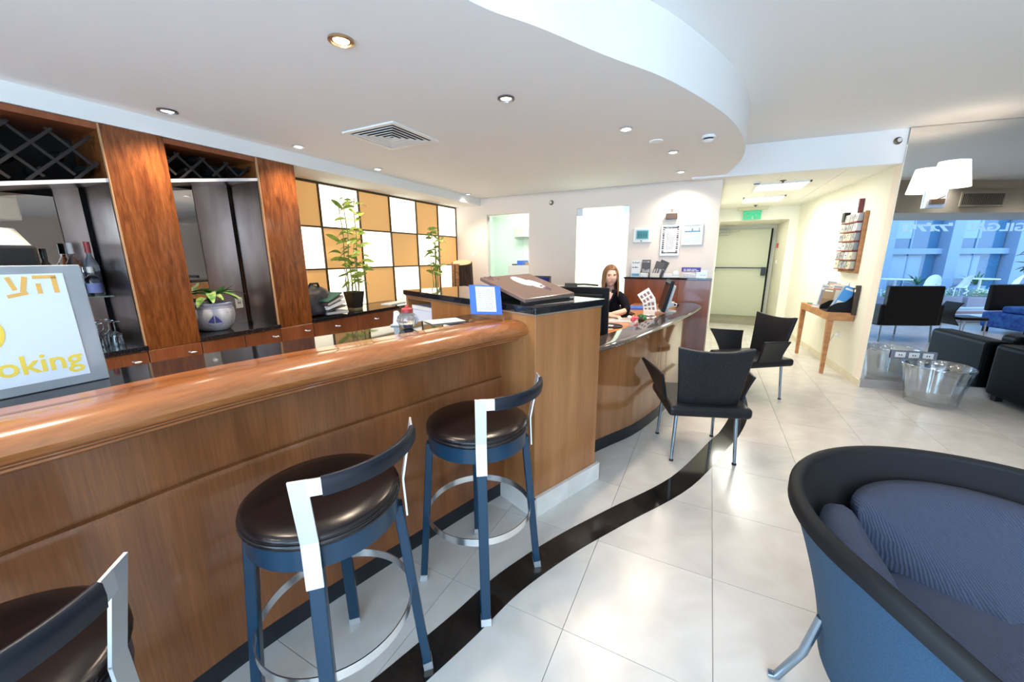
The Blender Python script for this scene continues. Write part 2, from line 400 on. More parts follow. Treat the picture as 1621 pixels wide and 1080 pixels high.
# ------------------------------------------------------------------ setting: ceilings
cc = [(-1.32, -3.1), (-1.28, -1.2), (-1.2, .1), (-1.06, .95), (-.897, 1.447), (-.745, 1.697), (-.548, 2.062), (-.278, 2.534), (.017, 3.301), (.164, 4.017), (.186, 4.672), (.12, 5.2), (.044, 5.66)]
cp = spline(cc, 6)
low = MB()
low.grid([[(-4.2, p.y, ZC), (p.x, p.y, ZC)] for p in cp])
nn_ = normals2(cp)
low.grid([[(p.x, p.y, ZC), (p.x, p.y, ZU + .02)] for p in cp])
low.grid([[(-4.2, p.y, ZC + .06), (p.x - .03, p.y, ZC + .06)] for p in cp])
ceiling = struct(low.build('ceiling', ceil_m, smooth=True))
up = MB(); up.prism([(-4.3, -3.2), (3.15, -3.2), (3.15, .88), (10.2, -.42), (10.2, 7.3), (-4.3, 6.6)], ZU, ZU + .1)
struct(up.build('ceiling_upper', ceil_m))
so = MB(); so.box(-4.1, -3.5, -2.6, 5.7, 2.34, ZC + .01)
struct(so.build('trim_1', mat('soffit_paint', (.78, .78, .76), .8)))

# ------------------------------------------------------------------ setting: walls
w = MB(); w.box(-4.2, -4.08, -3.1, 5.8, 0, 2.6); struct(w.build('wall_left', wall_m))
w = MB()
for a in [(-4.1, -3.39, 0, 2.6), (-3.39, -2.615, 2.185, 2.6), (-2.615, -1.83, 0, 2.6), (-1.83, -1.075, 2.195, 2.6), (-1.075, .045, 0, 2.6), (-3.39, -2.615, 0, .9)]:
    w.box(a[0], a[1], 5.7, 5.8, a[2], a[3])
struct(w.build('wall_back', wall_m))
def cw(y): return 1.678 - .0705 * (y - 5.588)
w = MB(); w.box(-.06, .045, 5.8, 9.4, 0, 2.6); struct(w.build('wall_corridor_left', corr_m))
w = MB(); w.prism([(cw(5.588), 5.588), (cw(5.588) + .12, 5.607), (cw(9.3) + .12, 9.3), (cw(9.3), 9.3)], 0, 2.6); struct(w.build('wall_corridor_right', corr_m))
w = MB(); w.box(-.1, .10, 9.2, 11.0, 0, 2.6); w.box(1.278, 1.6, 9.2, 11.0, 0, 2.6); w.box(.1, 1.278, 9.2, 11.0, 2.185, 2.6); w.box(-.1, 1.6, 10.68, 10.8, 0, 2.6)
struct(w.build('wall_corridor_end', corr_m))
w = MB(); w.box(.0, 1.5, 9.75, 11.0, 0, .09); struct(w.build('trim_2', mat('threshold_stone', (.30, .28, .20), .5)))
w = MB()
w.box(-.1, 1.66, 5.61, 9.4, ZC - .02, ZC + .05)
cceil = struct(w.build('ceiling_corridor', corr_ceil))
for i in range(3):
    for j in range(6):
        b = MB(); b.box(.06 + i * .6, .06 + i * .6 + .594, 5.62 + j * .6, 5.62 + j * .6 + .594, ZC - .026, ZC - .018)
        b.build('ceiling_tile', corr_ceil, cceil, bevel=.003, seg=1)
w = MB(); w.hexa([(-.3, 5.475, 2.426), (1.676, 5.602, 2.426), (1.676, 5.74, 2.426), (-.3, 5.62, 2.426)], [(-.3, 5.475, ZU), (1.676, 5.602, ZU), (1.676, 5.74, ZU), (-.3, 5.62, ZU)])
struct(w.build('trim_3', ceil_m, bevel=.004))
# corridor skirting, pieces
mdir = Vector((.9895, .1444, 0)); mnor = Vector((-.1444, .9895, 0)); mpt = Vector((1.678, 5.588, 0))
bb = MB()
for k in range(6):
    y0 = 5.575 + k * .6; y1 = y0 + .597
    bb.prism([(cw(y0) - .015, y0), (cw(y0) + .01, y0), (cw(y1) + .01, y1), (cw(y1) - .015, y1)], 0, .085)
struct(bb.build('baseboard_corridor', marble('skirting_cream', (.66, .58, .42), (.76, .70, .55), .3)))
# mirror wall
MW = frameM(mpt, mdir, mnor)       # local x along wall, y into wall
w = MB(); w.box(0, 8.2, .02, .14, 0, 2.8, MW); struct(w.build('wall_mirror_side', wall_m))
mg = MB(); mg.box(.004, 7.9, .0, .018, .1, 2.755, MW)
tag(mg.build('wall_mirror', mirror_m), 'floor to ceiling mirror covering the wall beside the corridor', 'mirror')
w = MB()
for k in range(10): w.box(.0 + k * .8, k * .8 + .797, -.016, .01, 0, .1, MW)
struct(w.build('baseboard_mirror', skirt_grey))
# other walls of the lounge (outside the frame)
w = MB()
w.box(10.05, 10.2, -.4, 7.2, 0, 2.8)
struct(w.build('wall_right', wall_m))
w = MB(); w.box(-4.2, -4.08, -3.2, -3.1, 0, 2.8); w.box(-4.2, -2.6, -3.2, -3.05, 0, 2.8); w.box(-2.6, 3.0, -3.2, -3.05, 0, .3); w.box(-2.6, 3.0, -3.2, -3.05, 2.5, 2.8); w.box(3.0, 3.3, -3.2, -3.05, 0, 2.8)
struct(w.build('wall_rear', wall_m))
# facade frame: O + u*a + d*nout
FO = Vector((6.379, .3327, 0)); FA = Vector((.983, -.183, 0)).normalized(); FN = Vector((-.183, -.983, 0)).normalized()
MF = frameM(FO, FA, FN)            # local z = a x n = down?  handled below
def FP(u, d, z): return tuple(FO + FA * u + FN * d + Vector((0, 0, z)))
def fbox(mb, u0, u1, d0, d1, z0, z1):
    return mb.hexa([FP(u0, d0, z0), FP(u1, d0, z0), FP(u1, d1, z0), FP(u0, d1, z0)], [FP(u0, d0, z1), FP(u1, d0, z1), FP(u1, d1, z1), FP(u0, d1, z1)])
w = MB(); fbox(w, -3.4, -3.2, -.1, .1, 0, 2.8); fbox(w, -3.2, 3.7, -.1, .1, 2.42, 2.8)
w.box(3.0, 3.15, -3.1, 1.0, 0, 2.8)
struct(w.build('wall_front', wall_m))
w = MB(); fbox(w, -3.2, 3.8, -1.51, 0, 2.22, 2.62); fbox(w, -3.2, 3.8, -1.51, -.1, 2.6, 2.8)
struct(w.build('trim_4', mat('bulkhead_paint', (.62, .55, .46), .8)))
# window 1: facade glazing
w = MB(); fbox(w, -3.2, 3.7, -.03, .03, 2.25, 2.31); fbox(w, -3.2, 3.7, -.03, .03, 0, .07)
for u in (-3.2, -1.9, 3.6): fbox(w, u, u + .06, -.03, .03, .07, 2.25)
win1 = struct(w.build('window_1', mat('window_frame_paint', (.62, .70, .78), .4)))
w = MB(); fbox(w, -3.2, 3.7, -.04, -.03, 2.30, 2.42); w.build('head_strip', mat('head_paint', (.55, .66, .76), .5), win1)
w = MB(); fbox(w, -3.15, 3.65, -.004, .004, .07, 2.25); w.build('pane', window_glass, win1)
# window 2: rear glazing behind the camera
w = MB()
for x in (-2.6, -1.2, .2, 1.6, 2.95): w.box(x, x + .05, -3.15, -3.1, .3, 2.5)
w.box(-2.6, 3.0, -3.15, -3.1, .3, .36); w.box(-2.6, 3.0, -3.15, -3.1, 2.44, 2.5)
win2 = struct(w.build('window_2', MATS['window_frame_paint']))
# portals: they only steer sampling of the sky through the window openings
def portal(loc, rot, sx_, sy_):
    d = bpy.data.lights.new('sky_portal', 'AREA'); d.shape = 'RECTANGLE'; d.size = sx_; d.size_y = sy_; d.cycles.is_portal = True
    o = bpy.data.objects.new('sky_portal', d); C.objects.link(o); o.location = loc; o.rotation_euler = rot
    return o
o = portal(FP(.25, -.12, 1.2), (0, 0, 0), 6.9, 2.3)
o.rotation_euler = frameM((0, 0, 0), FA, (0, 0, 1)).to_euler()
o.rotation_euler = (Matrix((FA, Vector((0, 0, 1)), FA.cross(Vector((0, 0, 1))))).transposed()).to_euler()

# ------------------------------------------------------------------ back office behind the reception wall
w = MB(); w.box(-4.2, .0, 7.2, 7.3, 0, 2.6); w.box(-4.2, -4.1, 5.8, 7.3, 0, 2.6); w.box(-4.2, 0, 5.8, 7.3, 2.5, 2.6); w.box(-2.0, -1.95, 5.8, 7.2, 0, 2.6)
struct(w.build('wall_office', mat('office_paint', (.80, .86, .80), .8)))
light('office_light', 'AREA', (-3.0, 6.4, 2.47), 26, (.95, 1, .95), shape='RECTANGLE', size=1.2, size_y=.6)
light('office_light_back', 'AREA', (-1.4, 6.5, 2.47), 62, (.95, 1, .96), shape='RECTANGLE', size=1.0, size_y=.6)
g = MB(); g.hexa([(-3.375, 5.76, 0), (-3.365, 5.76, 0), (-3.20, 6.75, 0), (-3.21, 6.75, 0)], [(-3.375, 5.76, 2.16), (-3.365, 5.76, 2.16), (-3.20, 6.75, 2.16), (-3.21, 6.75, 2.16)])
d1 = struct(g.build('door_1', green_glass))
g = MB(); g.box(-3.385, -3.345, 5.745, 5.80, 2.10, 2.16); g.build('hinge_patch', chrome, d1)
t = thing('air_conditioner', 'white wall air conditioner seen through the left office opening', 'air conditioner', (-3.15, 7.2, 1.85))
b = MB(); b.loft([[(x, -.20, .02), (x, -.21, .20), (x, -.17, .30), (x, 0, .32), (x, 0, 0), (x, -.14, 0)] for x in (-.39, .39)]); b.build('casing', mat('ac_plastic', (.50, .51, .42), .4), t, bevel=.015)
b = MB(); b.box(-.36, .36, -.216, -.205, .04, .055); b.build('louvre', grey_m, t)
# cluttered shelf in the office opening
t = thing('office_shelf', 'low office shelf with papers behind the left wall opening', 'shelf', (-2.85, 6.2, 0))
b = MB(); b.box(-.3, .3, -.2, .2, 0, 1.36); b.build('carcass', wall_white, t)
for i, (c_, w_) in enumerate([(.2, .1), (.06, .14), (-.1, .1), (-.2, .08)]):
    b = MB(); b.box(c_ - .05, c_ + .05, -.15, .1, 1.36, 1.38 + .03 * (i % 3)); b.build('paper_stack', (paper_m, mat('kraft', (.45, .3, .15), .8), blue_m, black_m)[i], t)
# frosted door in the reception wall
g = MB(); g.box(-1.815, -1.085, 5.715, 5.727, 0, 2.18)
d2 = struct(g.build('door_2', frost))
g = MB(); g.box(-1.825, -1.745, 5.70, 5.74, 2.09, 2.19); g.build('corner_patch', chrome_dull, d2)
g = MB(); g.box(-1.155, -1.075, 5.70, 5.74, 2.09, 2.19); g.build('corner_patch', chrome_dull, d2)

# ------------------------------------------------------------------ corridor door
t = MB(); t.box(.09, 1.168, 10.6, 10.65, .09, 2.094)
d3 = struct(t.build('door_3', door_m, bevel=.003))
b = MB(); b.box(.10, 1.06, 10.52, 10.545, 1.21, 1.235); b.box(.10, .125, 10.52, 10.6, 1.12, 1.235); b.build('push_bar', black_m, d3)
b = MB(); b.box(1.06, 1.15, 10.50, 10.6, 1.05, 1.24); b.build('bar_lock_box', black_m, d3, bevel=.006)
b = MB(); b.box(1.172, 1.20, 10.585, 10.66, .09, 2.1); b.build('dark_edge', black_matt, d3)
b = MB(); b.box(.14, .34, 10.54, 10.6, 1.98, 2.03); b.bar((.28, 10.53, 2.04), (.55, 10.50, 2.06), .02, .012); b.build('door_closer', mat('closer_metal', (.40, .38, .28), .4, .4), d3)
b = MB(); b.box(1.255, 1.279, 10.15, 10.27, 1.66, 1.76); tag(b.build('fire_call_point', red_m, bevel=.004), 'small red fire call point on the doorway side wall', 'alarm button')
b = MB(); b.box(1.262, 1.279, 10.1, 10.18, 1.33, 1.40); tag(b.build('light_switch', white_m, bevel=.003), 'white light switch beneath the red call point', 'switch')

# ------------------------------------------------------------------ corridor ceiling fittings
def louvre_light(name, x0, x1, y0, y1, label, n):
    t = thing(name, label, 'ceiling light', ((x0 + x1) / 2, (y0 + y1) / 2, ZC - .027))
    hx, hy = (x1 - x0) / 2, (y1 - y0) / 2
    b = MB(); b.box(-hx, hx, -hy, -hy + .02, -.02, 0); b.box(-hx, hx, hy - .02, hy, -.02, 0); b.box(-hx, -hx + .02, -hy, hy, -.02, 0); b.box(hx - .02, hx, -hy, hy, -.02, 0)
    b.build('frame', white_m, t)
    b = MB(); b.box(-hx + .02, hx - .02, -hy + .02, hy - .02, -.006, 0); b.build('diffuser', fluo_m, t)
    for k in range(n):
        x = -hx + (k + 1) * 2 * hx / (n + 1)
        b = MB(); b.box(x - .004, x + .004, -hy + .02, hy - .02, -.022, -.006); b.build('louvre_blade', chrome_dull, t)
louvre_light('louvre_light', .44, 1.04, 6.22, 6.82, 'square louvred fluorescent light nearest in the corridor ceiling', 7)
louvre_light('panel_light', .38, .96, 7.52, 8.12, 'plain bright fluorescent panel farther down the corridor ceiling', 1)
light('corridor_light', 'AREA', (.74, 6.5, ZC - .06), 20, (1, .98, .88), shape='SQUARE', size=.5)
light('corridor_light_far', 'AREA', (.67, 7.8, ZC - .06), 24, (1, .98, .88), shape='SQUARE', size=.5)
light('corridor_light_door', 'AREA', (.67, 9.7, 2.16), 3.5, (1, .98, .88), shape='SQUARE', size=.4)
def detector(loc, label, r=.05, m=white_m, ring=black_m):
    t = thing('smoke_detector', label, 'detector', loc)
    b = MB(); b.lathe([(r * .9, 0), (r, -.008), (r, -.018), (r * .95, -.02)], 20); b.build('base', m, t, smooth=True)
    b = MB(); b.lathe([(r * .7, -.02), (r * .7, -.032)], 16); b.build('sensor_gap', ring, t, smooth=True)
    b = MB(); b.lathe([(r * .85, -.032), (r * .6, -.046), (.002, -.05)], 16); b.build('cap', m, t, smooth=True)
detector((.44, 6.08, ZC - .026), 'small smoke detector in front of the louvred corridor light')
detector((-.107, 3.716, ZC), 'white round smoke detector near the curved ceiling edge', .055)
b = MB(); b.lathe([(.055, 0), (.055, -.008), (.03, -.016), (.002, -.018)], 20); o = b.build('ceiling_disc', white_m, smooth=True); o.location = (-.501, 3.659, ZC); tag(o, 'flat white disc on the ceiling between two downlights', 'ceiling cover')
def sprinkler(loc, rot, label):
    t = thing('sprinkler', label, 'sprinkler', loc); t.rotation_euler = rot
    b = MB(); b.lathe([(.036, 0), (.036, .006), (.022, .01), (.012, .012), (.012, .03), (.002, .03)], 18); b.build('escutcheon', mat('bronze', (.13, .09, .06), .4, .7), t, smooth=True)
    b = MB(); b.lathe([(.002, .036), (.02, .036), (.02, .04), (.002, .04)], 14); b.bar((.01, 0, .012), (.006, 0, .037), .004, .004); b.bar((-.01, 0, .012), (-.006, 0, .037), .004, .004); b.build('deflector', chrome_dull, t)
sprinkler((-2.238, 5.70, 2.305), (R(90), 0, 0), 'dark wall sprinkler above the office opening')
sprinkler((1.60, 5.597, 2.645), (R(90), 0, R(5)), 'dark sprinkler on the beam beside the mirror')
sprinkler((.72, 6.09, ZC - .026), (R(180), 0, 0), 'tiny ceiling sprinkler by the louvred corridor light')
sprinkler((.66, 8.75, ZC - .026), (R(180), 0, 0), 'tiny ceiling sprinkler before the exit sign')
t = thing('exit_sign', 'green emergency exit sign hanging before the corridor door', 'sign', (.64, 9.05, 2.235))
b = MB(); b.box(-.25, .25, -.04, .04, .13, .19); b.build('lamp_housing', mat('sign_housing', (.62, .58, .42), .5), t, bevel=.01)
b = MB(); b.box(-.15, .15, -.008, .008, -.045, .125); b.build('sign_plate', green_sign, t)
b = MB(); b.box(-.01, .03, -.0095, -.0085, -.035, .03); b.bar((.05, -.009, .02), (.11, -.009, -.01), .02, .001, side=(0, 0, 1)); b.ell((.06, -.009, .05), (.012, .001, .012), 8, 6); b.bar((-.12, -.009, .03), (-.06, -.009, .03), .02, .001, side=(0, 0, 1)); b.bar((-.12, -.009, .03), (-.095, -.009, .06), .015, .001, side=(0, 0, 1)); b.bar((-.12, -.009, .03), (-.095, -.009, .0), .015, .001, side=(0, 0, 1)); b.box(-.12, .13, -.0095, -.0085, .085, .1); b.build('pictogram', lett_m, t)
b = MB(); b.box(-.2, -.19, -.004, .004, .19, .265); b.box(.19, .2, -.004, .004, .19, .265); b.build('hanger', chrome_dull, t)

# ------------------------------------------------------------------ bar counter
pan = spline([(-1.52, -1.6), (-1.51, -.9), (-1.50, -.3), (-1.485, .13), (-1.465, .29), (-1.437, .57), (-1.385, .82), (-1.323, 1.055), (-1.255, 1.30), (-1.165, 1.62), (-1.062, 1.93)], 5)
t = thing('bar_counter', 'long curved wooden bar counter with thick rounded rail and black top', 'bar counter', (-1.3, .6, 0))
T0 = Matrix.Translation((1.3, -.6, 0))
def barpart(prof, name, m, **kw):
    b = MB(); sweep(b, pan, prof, T0); return b.build(name, m, t, **kw)
barpart([(-.22, .1), (0, .1), (0, 1.03), (-.22, 1.03)], 'front_panel', wood_bar)
barpart([(-.01, .1), (.026, .1), (.026, .775), (.018, .795), (-.01, .80)], 'lower_panel', wood_bar, smooth=True)
barpart([(-.24, 0), (.012, 0), (.012, .1), (-.24, .1)], 'kick_plate', granite_kick)
rail = [(-.03, 1.01), (.09, 1.03), (.155, 1.042), (.165, 1.05), (.165, 1.058), (.185, 1.062), (.195, 1.070), (.195, 1.078), (.222, 1.082), (.238, 1.094), (.244, 1.110), (.238, 1.128), (.222, 1.143), (.195, 1.154), (.15, 1.158), (.10, 1.157), (.07, 1.152), (.055, 1.148), (.02, 1.147), (-.03, 1.146)]
barpart(rail, 'rail', wood_rail, smooth=True, ang=35)
barpart([(-.30, 1.03), (-.02, 1.03), (-.02, 1.14), (-.30, 1.14)], 'granite_top', granite)
# end pillar and cross counter
PE = (-.79, 1.81, 0); PA = math.atan2(.9285, .3714)
t = thing('pillar_counter', 'tall light wood counter with black top closing the end of the bar', 'counter', PE, PA)
b = MB()
b.box(0, .575, 0, .32, .0, 1.195)
b.box(0, .575, .32, 1.10, .0, 1.195); b.box(.03, .575, 1.10, 1.51, 0, .95); b.box(.35, .575, 1.10, 1.51, .95, 1.195); b.box(0, .35, 1.49, 1.51, .1, 1.195); b.box(0, .35, 1.10, 1.49, 1.175, 1.195)
b.build('body', wood_ped, t, bevel=.002, seg=1)
b = MB(); b.box(-.015, .592, -.015, 1.53, 1.205, 1.243); b.build('black_top', granite, t, bevel=.004)
b = MB(); b.box(-.004, .579, -.004, 1.515, 1.195, 1.205); b.build('top_trim', mat('alu_strip', (.55, .50, .42), .3, .8), t)
for x0, x1 in ((-.025, .285), (.288, .60)):
    b = MB(); b.box(x0, x1, -.024, .0, 0, .125); b.build('skirting_tile', skirt_m, t, bevel=.002, seg=1)
b = MB(); b.box(-.024, 0, -.024, .30, 0, .125); b.build('skirting_tile', skirt_m, t, bevel=.002, seg=1)
b = MB(); b.box(.596, .604, -.02, .006, 0, .125); b.build('skirting_tile', skirt_m, t)
def ped(a, b_, z=0):       # point on the cross counter in world space
    return (PE[0] + .3714 * a - .9285 * b_, PE[1] + .9285 * a + .3714 * b_, z)
# white box and bowl in the open shelf
t = thing('storage_box', 'white and pale blue storage box inside the open shelf of cross counter', 'box', ped(.12, 1.27, .95), PA)
b = MB(); b.box(-.1, .12, -.155, .175, 0, .175); b.build('carton', mat('box_white', (.75, .80, .90), .5), t, bevel=.004)
b = MB(); b.box(-.104, -.1, -.155, .175, .15, .178); b.build('lid_edge', white_m, t)
t = thing('cloth_bundle', 'dark blue bundle lying on the white storage box', 'cloth', ped(.14, 1.22, 1.128), PA)
b = MB(); b.ell((0, 0, .022), (.05, .07, .022), 14, 8); b.build('bundle', mat('navy_cloth', (.03, .03, .09), .8), t, smooth=True)
b = MB(); b.ell((-.02, .045, .022), (.03, .03, .02), 10, 6); b.build('pink_fold', mat('pink_cloth', (.35, .14, .14), .8), t, smooth=True)

# ------------------------------------------------------------------ reception desk
outer = spline([(-.66, 2.36), (-.614, 2.43), (-.522, 2.68), (-.414, 3.11), (-.278, 3.70), (-.15, 4.36), (-.06, 5.0), (-.055, 5.28), (-.12, 5.46), (-.26, 5.545)], 6)
pnl = spline([(-.76, 2.46), (-.68, 2.683), (-.597, 2.86), (-.45, 3.166), (-.325, 3.6), (-.25, 4.02), (-.20, 4.5), (-.18, 5.0), (-.18, 5.545)], 6)
t = thing('reception_desk', 'curved reception desk with polished wood front and dark granite rim', 'desk', (-.6, 4, 0))
TD = Matrix.Translation((.6, -4, 0))
b = MB(); sweep(b, pnl, [(-.03, .1), (0, .1), (0, .87), (-.03, .87)], TD); b.build('front_panel', noise_color(mat('wood_desk_front', (.36, .15, .05), .14, coat=.8), (.27, .105, .033), (.38, .16, .06), (5, 5, .35), 2.0, 4, extra=((70, 70, 2.0), 3, .8)), t, smooth=True)
b = MB(); sweep(b, pnl, [(-.03, 0), (.004, 0), (.004, .1), (-.03, .1)], TD); b.build('kick_plate', granite_kick, t, smooth=True)
nn = normals2(outer); inn = []
for i, (p, n) in enumerate(zip(outer, nn)):
    k = i / (len(outer) - 1); wd_ = .21 + .12 * max(0, (k - .6) / .4)
    inn.append(p - n * wd_)
# granite slab with rounded edge: profile swept along the outer line
rings = []
for i, (p, n) in enumerate(zip(outer, nn)):
    q = inn[i]
    if i > len(outer) - 14: q = Vector((min(q.x, -.40), min(q.y, 5.545)))
    pr = [(p - n * .03, .868), (p - n * .004, .874), (p + n * .004, .884), (p - n * .002, .894), (p - n * .018, .899), (p - n * .026, .903), (p - n * .04, .905), (q, .905), (q, .868)]
    rings.append([(a.x + .6, a.y - 4, z) for a, z in pr])
b = MB(); b.loft(rings); b.build('granite_rim', granite_desk, t, smooth=True, ang=50)
b = MB(); b.prism([(x + .6, y - 4) for x, y in [(-.66, 2.6), (-.55, 2.9), (-.45, 3.4), (-.36, 3.9), (-.26, 4.5), (-.2, 5.0), (-.2, 5.54), (-.9, 5.54), (-.9, 4.85), (-.70, 4.45), (-.72, 4.2), (-.82, 4.06), (-1.1, 4.0), (-1.35, 3.8), (-1.45, 2.85)]], .83, .86); b.build('work_surface', wood_desk, t)
b = MB(); b.box(-.3, .3 - .02, 1.0, 1.5, .05, .83); b.build('drawer_unit', wood_red, t)
# backsplash of the reception wall
t = thing('wall_cabinet', 'dark red wood cabinet against the reception wall with black top', 'cabinet', (-.515, 5.62, 0))
b = MB(); b.box(-.54, .545, -.07, .08, 0, 1.195); b.build('body', wood_red, t)
for x0, x1 in ((-.538, -.245), (-.242, .16), (.163, .544)):
    b = MB(); b.box(x0, x1, -.078, -.07, .09, 1.192); b.build('front_panel', wood_red, t, bevel=.002, seg=1)
b = MB(); b.box(-.55, .555, -.09, .08, 1.195, 1.217); b.build('black_top', granite, t, bevel=.003)

# ------------------------------------------------------------------ back bar cabinets
CF = -3.5
t = thing('back_bar_cabinet', 'tall dark wood back bar cabinet with wine racks and mirrored niches', 'cabinet', (-3.75, .8, 0))
TB = Matrix.Translation((3.75, -.8, 0))
def bpart(name, m, fn, **kw):
    b = MB(); fn(b); b.v = [(x + 3.75, y - .8, z) for x, y, z in b.v]; return b.build(name, m, t, **kw)
cols = [(-1.72, -1.395), (-.765, -.44), (.19, .515), (1.147, 1.472), (2.10, 2.432)]
for y0, y1 in cols:
    bpart('column', wood_col, lambda b: b.box(CF - .03, CF, y0, y1, .865, 2.338), bevel=.002, seg=1)
    bpart('column_side', wood_col, lambda b: (b.box(-3.98, CF - .03, y0 + .002, y0 + .02, .905, 2.33), b.box(-3.98, CF - .03, y1 - .02, y1 - .002, .905, 2.33)))
    bpart('column_edge', mat('pale_edge', (.45, .25, .12), .4), lambda b: b.box(CF - .02, CF + .002, y0 - .005, y0 + .001, .87, 2.335))
bpart('header', wood_red, lambda b: b.box(-3.98, CF - .012, -1.72, 2.43, 2.30, 2.336))
bpart('base', wood_red, lambda b: b.box(-3.98, CF - .02, -1.72, 2.432, .0, .865))
bpart('back_board', black_matt, lambda b: b.box(-4.0, -3.98, -1.72, 2.43, .9, 2.336))
for i in range(len(cols) - 1):
    a, e = cols[i][1], cols[i + 1][0]
    z0, z1 = (1.895 if i < 3 else 2.072) - .01, (2.012 if i < 3 else 2.172)
    bpart('ledge', granite, lambda b: b.box(-3.98, CF + .025, a, e, .868, .902), bevel=.003)
    def board(b, d0=-3.97, d1=CF - .02, th=.022):
        b.hexa([(d0, a, z0 - th), (d1, a, z0 - th), (d1, e, z1 - th), (d0, e, z1 - th)], [(d0, a, z0), (d1, a, z0), (d1, e, z1), (d0, e, z1)])
    bpart('rack_board', mat('rack_board_steel', (.42, .38, .36), .25, .9), board)
    bpart('rack_edge', mat('pale_shelf_edge', (.66, .64, .66), .4), lambda b: board(b, CF - .02, CF - .012))
    ms = e - (.30 if i == 3 else .155)
    bpart('mirror', mirror_w, lambda b: b.box(-3.97, -3.962, a + .02, ms, .902, z1 - .1))
    bpart('steel_back', steel_m, lambda b: b.box(-3.97, -3.958, ms + .003, e - .028, .902, z1 - .02))
    bpart('steel_side', steel_m, lambda b: b.box(-3.955, CF - .035, e - .006, e + .001, .902, z1 - .02))
    bpart('steel_side', steel_m, lambda b: b.box(-3.955, CF - .035, a - .001, a + .006, .902, z0 - .02))
    # lattice of the wine rack
    zt = 2.30; hgt = zt - z0; stp = .165
    c0 = a - .6
    while c0 < e + .6:
        for sgn in (1, -1):
            pts = []
            for s_ in range(25):
                u = s_ / 24; y = c0 + sgn * u * .75 if sgn > 0 else c0 + .75 - u * .75
                z = zt - .75 + u * .75 if sgn > 0 else zt - .75 + u * .75
                zl = z0 + (z1 - z0) * (y - a) / (e - a)
                if a + .004 < y < e - .004 and zl + .002 < z < zt: pts.append((y, z))
            if len(pts) > 2:
                bpart('lattice_slat', lattice_m, lambda b: b.bar((CF - .10 + sgn * .003, pts[0][0], pts[0][1]), (CF - .10 + sgn * .003, pts[-1][0], pts[-1][1]), .016, .006, side=(0, 1, 0)))
        c0 += stp
    for k in range(6):
        yy = a + (e - a) * (k + .5) / 6; zz = (z0 + (z1 - z0) * (yy - a) / (e - a)) + (.07 if k % 2 else .15)
        if zz > 2.27 or i < 2: continue
        b = MB(); Mq = Matrix.Rotation(R(90), 4, 'Y'); Mq.translation = (CF - .30, yy, zz)
        b.lathe([(.034, 0), (.034, .09), (.014, .13), (.014, .19), (.002, .19)], 14, M=Mq)
        o = b.build('wine_bottle', mat('dark_bottle', (.012, .014, .014), .15), smooth=True)
        tag(o, '%s dark wine bottle end counted from the right in the %s wine rack' % (('sixth', 'fifth', 'fourth', 'third', 'second', 'first')[k], 'nearer' if i == 2 else 'farther'), 'bottle', 'bottles in the %s rack' % ('left' if i == 2 else 'right'))
# drawers beneath niches and light panels
def handle(parent, x, y, z):
    b = MB(); b.bar((x, y - .02, z + .006), (x + .028, y - .004, z), .012, .008); b.bar((x, y + .02, z - .006), (x + .028, y + .004, z), .012, .008); b.ell((x + .03, y, z), (.008, .022, .008), 10, 6)
    b.build('handle', chrome, parent, smooth=True)
ys = [-1.72, -1.08, -.44, .19, .515, .83, 1.147, 1.472, 1.79, 2.10, 2.432]
for i in range(len(ys) - 1):
    y0, y1 = ys[i] + .003, ys[i + 1] - .003
    o = bpart('drawer_front', wood_red, lambda b: b.box(CF - .02, CF + .004, y0, y1, .66, .862), bevel=.002, seg=1)
    if (y1 - y0) > .2 and i not in (4, 7): handle(o, CF + .004 + 3.75, (y1 - .07 if i % 2 else y0 + .25) - .8, .80)
    bpart('door_front', wood_red, lambda b: b.box(CF - .02, CF + .004, y0, y1, .1, .654), bevel=.002, seg=1)
# low cabinet under the light panels
t = thing('sideboard', 'long red wood sideboard with black top below the glowing panels', 'cabinet', (-3.75, 4.05, 0))
b = MB(); b.box(-.25, .23, -1.615, 1.645, 0, .865); b.build('body', wood_red, t)
b = MB(); b.box(-.25, .275, -1.615, 1.645, .868, .902); b.build('black_top', granite, t, bevel=.003)
for i in range(6):
    y0 = -1.612 + i * .5425; b = MB(); b.box(.23, .252, y0, y0 + .537, .62, .862); o = b.build('drawer', wood_red, t, bevel=.002, seg=1); handle(o, .252, y0 + .27, .79)
    b = MB(); b.box(.23, .252, y0, y0 + .537, .1, .615); b.build('door', wood_red, t, bevel=.002, seg=1)
# glowing panel wall
t = thing('light_panel_wall', 'chequered wall of glowing cream and tan glass panels in brown frames', 'light panel', (-4.02, 4.1, .9))
yc = [2.434, 2.515, 3.045, 3.60, 4.128, 4.672, 5.19, 5.698]; zr = [.902, 1.375, 1.848, 2.325]
for r_ in range(3):
    for c_ in range(7):
        y0, y1, za, zb = yc[c_], yc[c_ + 1], zr[r_], zr[r_ + 1]
        lit = (c_ + r_) % 2 == 0 if c_ else False
        lit = ((c_ + (2 - r_)) % 2 == 0) and c_ > 0
        b = MB(); b.box(-.05, 0, y0 - 4.1 + .006, y1 - 4.1 - .006, za - .9 + .006, zb - .9 - .006); b.build('cream_panel' if lit else 'tan_panel', lit_panel if lit else tan_m, t)
for y in yc[1:]:
    b = MB(); b.box(0, .018, y - 4.1 - .009, y - 4.1 + .009, 0, 1.44); b.build('mullion', frame_dark, t)
for z in zr[1:]:
    b = MB(); b.box(0, .020, 2.434 - 4.1, 5.698 - 4.1, z - .9 - .009, z - .9 + (.009 if z < 2.3 else .022)); b.build('rail', frame_dark, t)

